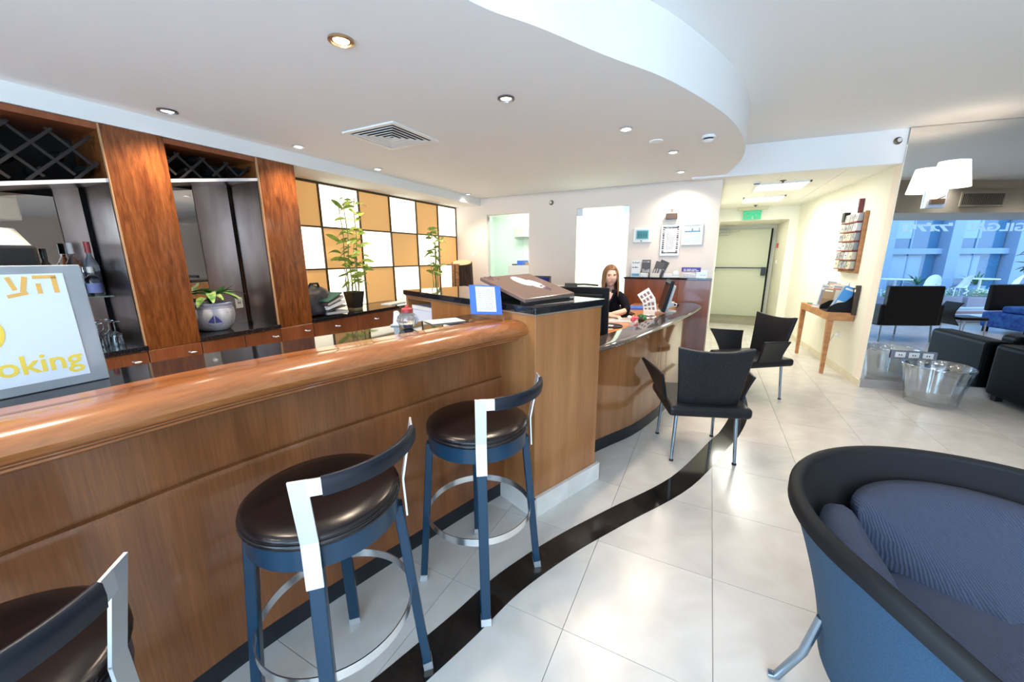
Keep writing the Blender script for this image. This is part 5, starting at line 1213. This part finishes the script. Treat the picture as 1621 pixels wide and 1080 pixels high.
b = MB(); b.loft([[(.15 * math.cos(2 * PI * j / 26), .15 * math.sin(2 * PI * j / 26), z + .03 * math.sin(2 * PI * j / 26)) for j in range(26)] for z in (.498, .505)]); b.build('cut_face', mat('pale_cut', (.62, .45, .28), .6), t)
b = MB(); b.loft([[(.172 * (1.06 - .2 * z) * math.cos(R(a)), .172 * (1.06 - .2 * z) * math.sin(R(a)), z) for a in range(-170, -95, 8)] + [(.12 * math.cos(R(a)), .12 * math.sin(R(a)), z) for a in range(-98, -172, -8)] for z in (.02, .49)]); b.build('bare_wood', cutwood_m, t)
t['label'] = 'short tree log with dark bark standing in the far corner of the sideboard'

# ------------------------------------------------------------------ receptionist
t = thing('person', 'young woman with long brown hair in a black top typing behind the desk', 'person', (-1.0, 4.3, 0))
OFF = Vector((1.0, -4.3, 0))
def skin_obj(name, V, E_, root=0, sub=1):
    me = bpy.data.meshes.new(name); me.from_pydata([tuple(Vector(p) + OFF) for p, r in V], E_, []); o = bpy.data.objects.new(name, me); C.objects.link(o)
    md = o.modifiers.new('skin', 'SKIN'); md.use_smooth_shade = True; md.branch_smoothing = .4
    sv = me.skin_vertices[0].data
    for i, (p, r) in enumerate(V): sv[i].radius = (r, r) if not isinstance(r, tuple) else r; sv[i].use_root = (i == root)
    s_ = o.modifiers.new('sub', 'SUBSURF'); s_.levels = sub; s_.render_levels = sub
    dg = bpy.context.evaluated_depsgraph_get(); dg.update()
    m2 = bpy.data.meshes.new_from_object(o.evaluated_get(dg)); bpy.data.objects.remove(o)
    return m2
def chain(V, E_, start, pts):
    k = start
    for p in pts: V.append(p); E_.append((k, len(V) - 1)); k = len(V) - 1
    return k
V = [((-1.0, 4.38, .60), .125)]; E_ = []
sp = chain(V, E_, 0, [((-1.0, 4.37, .78), .095)]); ct = chain(V, E_, sp, [((-.99, 4.345, 1.0), .088)]); nb = chain(V, E_, ct, [((-.975, 4.31, 1.115), .06), ((-.968, 4.285, 1.165), .05), ((-.963, 4.27, 1.25), .046)])
def hand(V, E_, w_, palm_dir, side_dir, thumb_side):
    wv = Vector(V[w_][0]); d = Vector(palm_dir).normalized(); s_ = Vector(side_dir).normalized()
    pm = chain(V, E_, w_, [(tuple(wv + d * .045), (.028, .018)), ])
    pv = Vector(V[pm][0])
    for k, (off, ln) in enumerate(((-.027, .062), (-.009, .073), (.009, .070), (.026, .055))):
        base = pv + d * .035 + s_ * off
        chain(V, E_, pm, [(tuple(base), .0105), (tuple(base + d * ln * .45 + Vector((0, 0, .010))), .0095), (tuple(base + d * ln * .8 + Vector((0, 0, -.002))), .0085), (tuple(base + d * ln + Vector((0, 0, -.016))), .0075)])
    tb = wv + d * .02 + s_ * thumb_side * .026
    chain(V, E_, w_, [(tuple(tb), .012), (tuple(tb + d * .03 + s_ * thumb_side * .022), .0105), (tuple(tb + d * .058 + s_ * thumb_side * .026 + Vector((0, 0, -.008))), .0085)])
# right arm (viewer's left) and left arm
ra = chain(V, E_, ct, [((-1.12, 4.29, 1.075), .050), ((-1.18, 4.13, .935), .036), ((-1.03, 3.99, .915), .036), ((-.895, 3.925, .905), .026)])
la = chain(V, E_, ct, [((-.855, 4.31, 1.085), .050), ((-.745, 4.18, .935), .036), ((-.80, 4.07, .915), .034), ((-.885, 4.01, .905), .026)])
for x in (-1.09, -.91):
    chain(V, E_, 0, [((x, 4.30, .575), .085), ((x - .01, 3.98, .60), .062), ((x - .01, 4.0, .33), .05), ((x - .01, 4.02, .10), .036), ((x - .01, 3.93, .045), .034), ((x - .01, 3.86, .035), .026)])
body = skin_obj('body', V, E_)
def hand_parts(w_, d, s_, th):           # palm, four unequal bent fingers and a thumb, each its own chain rooted inside the palm
    wv = Vector(w_); d = Vector(d).normalized(); s_ = Vector(s_).normalized(); out = []
    pal = MB(); pal.ell((0, 0, 0), (.050, .040, .019), 16, 10, frameM(wv + d * .05, d, s_)); pal.ell((0, 0, 0), (.04, .026, .02), 14, 8, frameM(wv + d * .012, d, s_))
    for k, (off, ln) in enumerate(((-.027, .066), (-.009, .076), (.009, .073), (.026, .057))):
        b0 = wv + d * .078 + s_ * off
        pal.tube([b0, b0 + d * .022 + Vector((0, 0, .006)), b0 + d * (.022 + ln * .4) + Vector((0, 0, .007)), b0 + d * (.018 + ln * .75) + Vector((0, 0, -.005)), b0 + d * (.016 + ln) + Vector((0, 0, -.02))], [.010, .0105, .0095, .0085, .006], 10)
    tb = wv + d * .025 + s_ * th * .026
    pal.tube([tb, tb + d * .028 + s_ * th * .022, tb + d * .055 + s_ * th * .028 + Vector((0, 0, -.006)), tb + d * .075 + s_ * th * .024 + Vector((0, 0, -.012))], [.012, .0115, .010, .007], 10)
    pal.v = [tuple(Vector(v) + OFF) for v in pal.v]
    me = bpy.data.meshes.new('hand'); me.from_pydata(pal.v, [], pal.f); return me
hands = [hand_parts(V[ra][0], (.93, -.30, -.10), (.30, .93, 0), 1), hand_parts(V[la][0], (-.85, -.5, -.10), (-.5, .85, 0), -1)]
# head surface
HC = Vector((-.962, 4.255, 1.288)) + OFF; HM = Matrix.Rotation(R(-157), 4, 'Z') @ Matrix.Rotation(R(-2), 4, 'X'); HM.translation = HC
def g(x, s_): return math.exp(-(x / s_) ** 2)
def headp(th, ph, k=1.0, face=True):
    x, y, z = math.cos(ph) * math.sin(th) * .076, math.cos(ph) * math.cos(th) * .094, math.sin(ph) * .115
    if z < 0: x *= 1 - .34 * (-z / .115) ** 1.8; y = y * (1 - .18 * (-z / .115) ** 2) + .006 * (-z / .115)
    if face and y > 0:
        fx = abs(x)
        y += .021 * g(x, .0105) * (g(z + .014, .020) + .35 * g(z - .014, .022)) + .006 * g(x, .018) * g(z + .020, .010)
        y -= .010 * g(fx - .030, .014) * g(z - .010, .012)
        y += .004 * g(fx - .028, .022) * g(z - .030, .009)
        y += .007 * g(x, .024) * g(z + .055, .011) - .003 * g(x, .03) * g(z + .071, .008) + .009 * g(x, .022) * g(z + .092, .014)
        y += .003 * g(fx - .042, .018) * g(z + .018, .02)
    return Vector((x, y, z)) * k
hb = MB(); NP, NT = 56, 72
hb.loft([[tuple(headp(2 * PI * j / NT, -PI / 2 + .03 + (PI - .06) * i / NP)) for j in range(NT)] for i in range(NP + 1)], M=HM)
hme = bpy.data.meshes.new('h'); hme.from_pydata(hb.v, [], hb.f)
bm = bmesh.new(); bm.from_mesh(body); bm.from_mesh(hme); [bm.from_mesh(h_) for h_ in hands]; bmesh.ops.holes_fill(bm, edges=[e for e in bm.edges if e.is_boundary], sides=0); bmesh.ops.recalc_face_normals(bm, faces=bm.faces)
bme = bpy.data.meshes.new('body'); bm.to_mesh(bme); bm.free(); bme.materials.append(skin_m)
bo = bpy.data.objects.new('body', bme); C.objects.link(bo); bo.parent = t
md = bo.modifiers.new('merge', 'REMESH'); md.mode = 'VOXEL'; md.voxel_size = .0045; md.use_smooth_shade = True
dg = bpy.context.evaluated_depsgraph_get(); dg.update(); m3 = bpy.data.meshes.new_from_object(bo.evaluated_get(dg)); bo.modifiers.clear(); bo.data = m3
bm = bmesh.new(); bm.from_mesh(m3); seen = set(); parts_ = []
for v in bm.verts:
    if v in seen: continue
    st_ = [v]; seen.add(v); isl = []
    while st_:
        q = st_.pop(); isl.append(q)
        for e in q.link_edges:
            o_ = e.other_vert(q)
            if o_ not in seen: seen.add(o_); st_.append(o_)
    parts_.append(isl)
parts_.sort(key=len)
print('BODY', [(len(i), [round(sum(v.co[k] for v in i) / len(i) + (-1.0, 4.3, 0)[k], 2) for k in range(3)]) for i in parts_[-5:]])
for isl in parts_[:-1]:
    if len(isl) < .02 * len(parts_[-1]): bmesh.ops.delete(bm, geom=isl, context='VERTS')
bm.to_mesh(m3); bm.free()
for p in m3.polygons: p.use_smooth = True
bme = m3
for p in bme.polygons: p.use_smooth = True
def facepos(x, z):
    best = None
    for i in range(-40, 41):
        th = i * .03
        for j in range(-30, 31):
            q = headp(th, j * .04); e = (q.x - x) ** 2 + (q.z - z) ** 2
            if best is None or e < best[0]: best = (e, q)
    return best[1]
for s_ in (-1, 1):
    q = facepos(.030 * s_, .009); b = MB(); b.ell((q.x, q.y - .0055, q.z), (.0125, .0085, .0062), 12, 8, M=HM); e_ = b.build('eye', mat('eye_white', (.75, .72, .70), .3), t, smooth=True)
    b = MB(); b.ell((q.x + .002, q.y + .0005, q.z), (.0066, .004, .0066), 10, 8, M=HM); b.build('iris', iris_m, e_, smooth=True)
    b = MB(); b.tube([tuple(facepos(.030 * s_ + dx, .0145 + .002 - abs(dx) * .12) + Vector((0, .001, 0))) for dx in (-.013, -.006, 0, .006, .013)], .0021, 6, M=HM); b.build('eyelash', brow_m, t, smooth=True)
    b = MB(); b.tube([tuple(facepos(.030 * s_ + dx * s_, .0265 + dz) + Vector((0, .0008, 0))) for dx, dz in ((-.014, .001), (-.005, .0025), (.005, .0025), (.017, -.0015))], [.002, .003, .0028, .0014], 6, M=HM); b.build('eyebrow', brow_m, t, smooth=True)
for nm, z0, th in (('upper_lip', -.050, .0026), ('lower_lip', -.0565, .0034)):
    b = MB(); b.tube([tuple(facepos(x, z0 + .0004 + abs(x) * .05) + Vector((0, .0006, 0))) for x in (-.021, -.012, -.004, .004, .012, .021)], [.0008, th, th * 1.1, th * 1.1, th, .0008], 8, M=HM); b.build(nm, lip_m, t, smooth=True)
# hair: cap and long strands to the shoulders
b = MB(); P = []
for i in range(61):
    az = 2 * PI * i / 60; aa = abs((az + PI) % (2 * PI) - PI)      # 0 = front
    f = min(max((aa - .62) / .35, 0), 1); f = f * f * (3 - 2 * f)
    zb = .078 * (1 - f) + (-.205) * f + .02 * f * math.sin(7 * az)
    if aa > 2.2: zb = -.19
    row = []
    for j in range(19):
        v = j / 18; z = .128 + (zb - .128) * v ** 1.15
        zz = min(max(z, -.02) / .130, .999); rr_ = math.sqrt(max(0, 1 - zz * zz))
        ext = 1.0 + (.10 * min(1, -z / .1) if z < 0 else 0)
        if z < -.06 and aa > 1.3: ext *= 1 - .25 * min(1, (-z - .06) / .1) * (.6 if aa < 2.2 else 1)
        wv = 1 + .012 * math.sin(24 * az)
        row.append((math.sin(az) * rr_ * .0905 * ext * wv, math.cos(az) * rr_ * .1075 * ext * wv - .004, z))
    P.append(row)
b.grid(P, HM); ho = b.build('hair', hair_m, t, smooth='all'); md = ho.modifiers.new('thick', 'SOLIDIFY'); md.thickness = .008; md.offset = -1
# clothes
V = [((-1.0, 4.38, .60), .15)]; E_ = []
sp = chain(V, E_, 0, [((-1.0, 4.37, .78), .125)]); ct = chain(V, E_, sp, [((-.99, 4.33, .985), .132)]); chain(V, E_, ct, [((-.978, 4.315, 1.095), .085)])
chain(V, E_, ct, [((-1.12, 4.295, 1.078), .062), ((-1.18, 4.13, .935), .045), ((-1.10, 4.05, .922), .041)])
chain(V, E_, ct, [((-.855, 4.315, 1.085), .062), ((-.745, 4.185, .935), .045), ((-.768, 4.11, .92), .041)])
sm = skin_obj('shirt', V, E_); sm.materials.clear(); sm.materials.append(shirt_m); so_ = bpy.data.objects.new('shirt', sm); C.objects.link(so_); so_.parent = t
for p in sm.polygons: p.use_smooth = True
V = [((-1.0, 4.38, .60), .14)]; E_ = []
for x in (-1.09, -.91): chain(V, E_, 0, [((x, 4.30, .575), .098), ((x - .01, 3.98, .60), .075), ((x - .01, 4.0, .33), .066), ((x - .01, 4.02, .12), .055)])
sm = skin_obj('trousers', V, E_); sm.materials.clear(); sm.materials.append(shirt_m); q = bpy.data.objects.new('trousers', sm); C.objects.link(q); q.parent = t
# neckline: collar lapels and the open V of skin
TO = Matrix.Translation(OFF)
b = MB(); b.loft([[(-.985, 4.178, 1.10), (-.915, 4.19, 1.10), (-.945, 4.176, 1.0)], [(-.99, 4.20, 1.12), (-.91, 4.21, 1.12), (-.945, 4.20, .99)]], M=TO); b.build('open_neckline', skin_m, t, smooth=True)
for s_ in (-1, 1):
    b = MB(); b.loft([[(-.952 + s_ * .028, 4.20, 1.145), (-.952 + s_ * .075, 4.22, 1.13), (-.950 + s_ * .035, 4.172, 1.03), (-.948, 4.168, .985)], [(-.952 + s_ * .028, 4.21, 1.15), (-.952 + s_ * .075, 4.23, 1.135), (-.950 + s_ * .035, 4.182, 1.03), (-.948, 4.178, .985)]], M=TO); b.build('collar', shirt_m, t)
t = thing('office_chair', 'dark swivel chair under the seated receptionist', 'chair', (-1.0, 4.40, 0))
b = MB(); b.box(-.24, .24, -.24, .22, .40, .47); b.build('seat', black_m, t, bevel=.02); b = MB(); b.box(-.2, .2, .20, .25, .52, .92); b.build('backrest', black_m, t, bevel=.02); b = MB(); b.bar((0, .1, .44), (0, .235, .56), .05, .02); b.build('back_bar', black_m, t); b = MB(); b.tube([(0, 0, .06), (0, 0, .40)], .03, 12); b.build('column', chrome_dull, t)
for k in range(5): b = MB(); b.bar((0, 0, .07), (.28 * math.cos(k * 1.2566), .28 * math.sin(k * 1.2566), .05), .04, .03); o = b.build('base_leg', black_m, t); b = MB(); b.ell((.28 * math.cos(k * 1.2566), .28 * math.sin(k * 1.2566), .025), (.025, .025, .025), 10, 6); b.build('castor', black_m, o, smooth=True)

# ------------------------------------------------------------------ lounge things seen in the mirror
t = thing('lounge_armchair', 'broad black leather armchair by the window, seen in the mirror', 'armchair', (4.02, 2.42, 0), R(175))
for nm, a_ in (('seat', (-.42, .42, -.35, .36, .28, .46)), ('backrest', (-.43, .43, -.44, -.34, .30, .98)), ('armrest', (-.50, -.42, -.42, .34, .30, .66)), ('armrest', (.42, .50, -.42, .34, .30, .66))):
    b = MB(); b.box(*a_); b.build(nm, leather, t, bevel=.02)
for x in (-.40, .40):
    for y in (-.36, .30): b = MB(); b.tube([(x, y, .30), (x * 1.04, y * 1.06, 0)], .014, 10); b.build('leg', chrome_blue, t, smooth=True)
t = thing('blue_sofa', 'blue velvet sofa block with bolster, seen in the mirror', 'sofa', (6.95, 1.62, 0), R(-10))
for nm, a_ in (('base', (-.6, .9, -.35, .4, .1, .40)), ('bolster', (-.55, .2, -.1, .35, .40, .53))):
    b = MB(); b.box(*a_); b.build(nm, blue_velvet, t, bevel=.05, seg=3)
b = MB(); b.box(-.5, .9, -.42, -.32, .4, .92); b.build('dark_backrest', leather, t, bevel=.03)
for x in (-.5, .8):
    for y in (-.3, .33): b = MB(); b.box(x - .03, x + .03, y - .03, y + .03, 0, .1); b.build('foot', black_m, t)
t = thing('curved_chair', 'slim chair with a curved dark back, seen in the mirror', 'chair', (4.95, 2.45, 0), R(90))
b = MB(); b.loft([[(x, -.02 + .10 * math.sin(PI * s_) + k, .28 + .40 * s_) for x, k in ((-.16, 0), (.16, 0), (.16, .02), (-.16, .02))] for s_ in [i / 8 for i in range(9)]]); b.build('curved_back', leather, t, smooth=True)
b = MB(); b.box(-.2, .2, -.4, .0, .38, .43); b.build('seat', leather, t, bevel=.015)
for x in (-.18, .18):
    for y in (-.38, -.02): b = MB(); b.tube([(x, y, .38), (x * 1.1, y, 0)], .011, 8); b.build('leg', chrome, t, smooth=True)
t = thing('lounge_plant', 'green leafy plant by the window, seen at the mirror edge', 'plant', FP(1.42, -.35, 0)); b = MB(); b.lathe([(.13, 0), (.18, .35), (.15, .35), (.002, .33)], 20); b.build('pot', white_m, t, smooth=True); rr = random.Random(21)
b = MB(); b.tube([(0, 0, .3), (0, 0, 1.6)], .012, 6); b.build('stem', stem_m, t)
for i in range(34):
    a = rr.uniform(0, 6.28); b = MB(); leafblade(b, (0, 0, rr.uniform(.55, 1.65)), (math.cos(a), math.sin(a), rr.uniform(.0, .7)), rr.uniform(.22, .38), .11, rr.uniform(.05, .2)); b.build('leaf', leaf_dark, t, smooth='all')
t = thing('air_grille', 'white framed air grille on the bulkhead above the window', 'vent', FP(-1.40, -1.512, 2.44))
t.rotation_euler = (0, 0, math.atan2(FA.y, FA.x))
b = MB(); b.box(-.37, .37, 0, .012, -.10, .10); b.build('dark_backing', mat('grille_dark', (.06, .055, .05), .7), t)
for a_ in ((-.39, .39, -.12, -.095), (-.39, .39, .095, .12), (-.39, -.365, -.095, .095), (.365, .39, -.095, .095)):
    b = MB(); b.box(a_[0], a_[1], 0, .02, a_[2], a_[3]); b.build('frame_bar', mat('grille_frame', (.6, .54, .45), .5), t)
for k in range(26): b = MB(); x = -.355 + k * .0284; b.box(x - .004, x + .004, .012, .018, -.095, .095); b.build('blade', mat('grille_blade', (.42, .38, .32), .5), t)
# lettering on the window glass, read from inside
MT = Matrix((-FA, Vector((0, 0, 1)), -FN)).transposed().to_4x4()
def wtext(s, size, u, z, name, **kw):
    M_ = MT.copy(); M_.translation = Vector(FP(u, -.012, z)); return text(s, size, lett_m, name, None, M_, 0, **kw)
def fitw(o, w_, h_):
    xs = [v.co.x for v in o.data.vertices]; ys_ = [v.co.y for v in o.data.vertices]; x0, x1, y0, y1 = min(xs), max(xs), min(ys_), max(ys_)
    for v in o.data.vertices: v.co.x = (v.co.x - x0) * w_ / (x1 - x0); v.co.y = (v.co.y - y0) * h_ / (y1 - y0)
o = wtext('GILGAL', .245, 1.50, 1.985, 'window_lettering', bold=.008); fitw(o, 1.36, .175); tag(o, 'white shop window lettering reading GILGAL', 'lettering')
o = wtext('\u05d2\u05d9\u05dc\u05d2\u05dc'[::-1], .25, -.12, 1.985, 'window_lettering', bold=.010, shear=.08); fitw(o, 1.08, .185); tag(o, 'white Hebrew lettering on the shop window', 'lettering')
# ------------------------------------------------------------------ outdoors beyond the window
g_ = MB(); fbox(g_, -2.6, 16, .12, 1.4, -.14, -.02); g_.v = g_.v; o = struct(g_.build('pavement', stone_out))
g_ = MB(); fbox(g_, -2.5, 16, 1.4, 2.1, -.14, -.01); struct(g_.build('road', asphalt))
g_ = MB(); g_.prism([FP(-2.4, 2.1, 0)[:2], FP(16, 2.1, 0)[:2], FP(16, 16, 0)[:2], FP(1.5, 16, 0)[:2]], -.14, .02); struct(g_.build('terrace', stone_out))
g_ = MB(); fbox(g_, -2.5, 16, 1.30, 1.42, -.05, .05); tag(g_.build('kerb', mat('kerb_red', (.55, .30, .28), .8)), 'pale red painted kerb outside the window', 'kerb')
g_ = MB(); g_.box(-14, 3.0, -16, -3.3, -.14, -.03); struct(g_.build('pavement_rear', stone_out))
t = thing('street_building', 'white building across the street with columns and blue windows', 'building', FP(4, 5.9, 0), math.atan2(FA.y, FA.x))
def L_(u, d, z): return (u - 4, -(d - 5.9), z)
def lb(b, u0, u1, d0, d1, z0, z1): b.box(u0 - 4, u1 - 4, -(d1 - 5.9), -(d0 - 5.9), z0, z1)
for u in (-6.1, -3.7, -1.3, 1.1, 3.55, 5.93, 8.35, 10.7, 13.1): b = MB(); lb(b, u, u + .42, 5.35, 5.75, 0, 6); b.build('column', bldg_m, t)
for z0, z1 in ((1.52, 1.72), (2.9, 3.2), (4.6, 5.0)): b = MB(); lb(b, -7, 14, 5.55, 5.8, z0, z1); b.build('beam', bldg_m, t)
b = MB(); lb(b, -7, 14, 6.2, 6.6, 0, 6.2); b.build('rear_wall', mat('render_blue', (.10, .20, .34), .8), t)
rr = random.Random(31)
for i, u in enumerate((-5.68, -3.28, -.88, 1.52, 3.97, 6.35, 8.77, 11.12)):
    for z0, z1 in ((.25, 1.52), (1.72, 2.9), (3.2, 4.6)):
        b = MB(); lb(b, u, u + 1.95, 5.72, 5.75, z0, z1); o = b.build('window_pane', bldg_glass, t)
        k = rr.choice((.3, .5, .7)); b = MB(); lb(b, u + .1 + rr.uniform(0, .3), u + .1 + rr.uniform(.6, 1.6), 5.705, 5.72, z0 + (z1 - z0) * .3, z1 - .06); b.build('blind', bldg_panel, o)
        b = MB(); lb(b, u + .9, u + .96, 5.69, 5.72, z0, z1); b.build('glazing_bar', bldg_m, o)
b = MB(); lb(b, -7, 14, 5.4, 5.8, 0, .25); b.build('plinth', mat('plinth_blue', (.22, .36, .52), .7), t)
for k, u in enumerate((2.2, 4.1, 5.0, 6.6)):
    t = thing('garden_chair', ('white outdoor chair turned sideways by the left outdoor table', 'white outdoor chair facing away behind the left bushes', 'white outdoor chair in the middle between the planters', 'white outdoor chair nearest the right outdoor table')[k], 'chair', FP(u, 4.0, .02), R(50 * k), 'white outdoor chairs')
    b = MB(); b.loft([[(.22 * math.cos(a_) * (1 - .1 * s_), .20 * math.sin(a_) - .10 * s_, .42 + .42 * s_ * max(0, math.sin(a_ + PI)) ** .6) for a_ in [2 * PI * j / 16 for j in range(16)]] for s_ in (0, .5, 1)], cap=False); b.build('shell', white_m, t, smooth='all')
    b = MB(); b.lathe([(.215, .42), (.002, .40)], 16); b.build('seat', white_m, t)
    for x in (-.15, .15):
        for y in (-.14, .14): b = MB(); b.tube([(x, y, .42), (x * 1.3, y * 1.3, 0)], .014, 6); b.build('leg', white_m, t)
for k, (u, lbl) in enumerate(((3.0, 'round white outdoor table beyond the window, left one in the mirror'), (5.8, 'round white outdoor table beyond the window, right one in the mirror'))):
    t = thing('garden_table', lbl, 'table', FP(u, 4.1, .02)); b = MB(); b.lathe([(.40, .68), (.42, .69), (.42, .71), (.002, .72)], 28); b.build('top', white_m, t, smooth=True); b = MB(); b.lathe([(.22, 0), (.22, .02), (.035, .04), (.035, .68), (.002, .68)], 16); b.build('pedestal', white_m, t, smooth=True)
for k, u in enumerate((1.5, 2.75, 4.0)):
    t = thing('planter', ('planter of clipped white flowers outside the window', 'planter of bright green bushes outside the window', 'planter of pale green shrubs outside the window')[k], 'planter', FP(u, 2.55, 0), math.atan2(FA.y, FA.x))
    b = MB(); b.box(-.55, .55, -.2, .2, 0, .30); b.build('trough', mat('planter_grey', (.34, .30, .36), .7), t, bevel=.01)
    rr = random.Random(40 + k); b = MB()
    for i in range(260):
        a = rr.uniform(0, 6.28); c_ = (rr.gauss(0, .28), rr.gauss(0, .09), .30 + abs(rr.gauss(0, .10)))
        if abs(c_[0]) > .62: continue
        leafblade(b, c_, (math.cos(a), math.sin(a), rr.uniform(.1, 1)), .09, .03, .02, n=3)
    b.build('foliage', (leaf_stripe, leaf_m, leaf_stripe)[k], t, kind='stuff')
    b = MB()
    for i in range(30): b.ell((rr.gauss(0, .25), rr.gauss(0, .1), .40 + abs(rr.gauss(0, .06))), (.025, .025, .02), 6, 4)
    b.build('blossoms', paper_m, t, kind='stuff')
for k, (u, lbl) in enumerate(((4.7, 'spiky agave plant across the street, left in the mirror'), (6.75, 'spiky agave plant across the street, right in the mirror'))):
    t = thing('agave', lbl, 'plant', FP(u, 5.0, .02)); rr = random.Random(60 + k); b = MB(); b.lathe([(.2, 0), (.26, .4), (.002, .4)], 18); b.build('pot', bldg_panel, t, smooth=True)
    for i in range(26): a = i * 2.4; b = MB(); leafblade(b, (0, 0, .42), (math.cos(a), math.sin(a), rr.uniform(.2, 1.8)), rr.uniform(.5, .75), .05, .15, n=4); b.build('leaf', leaf_dark, t, smooth='all')
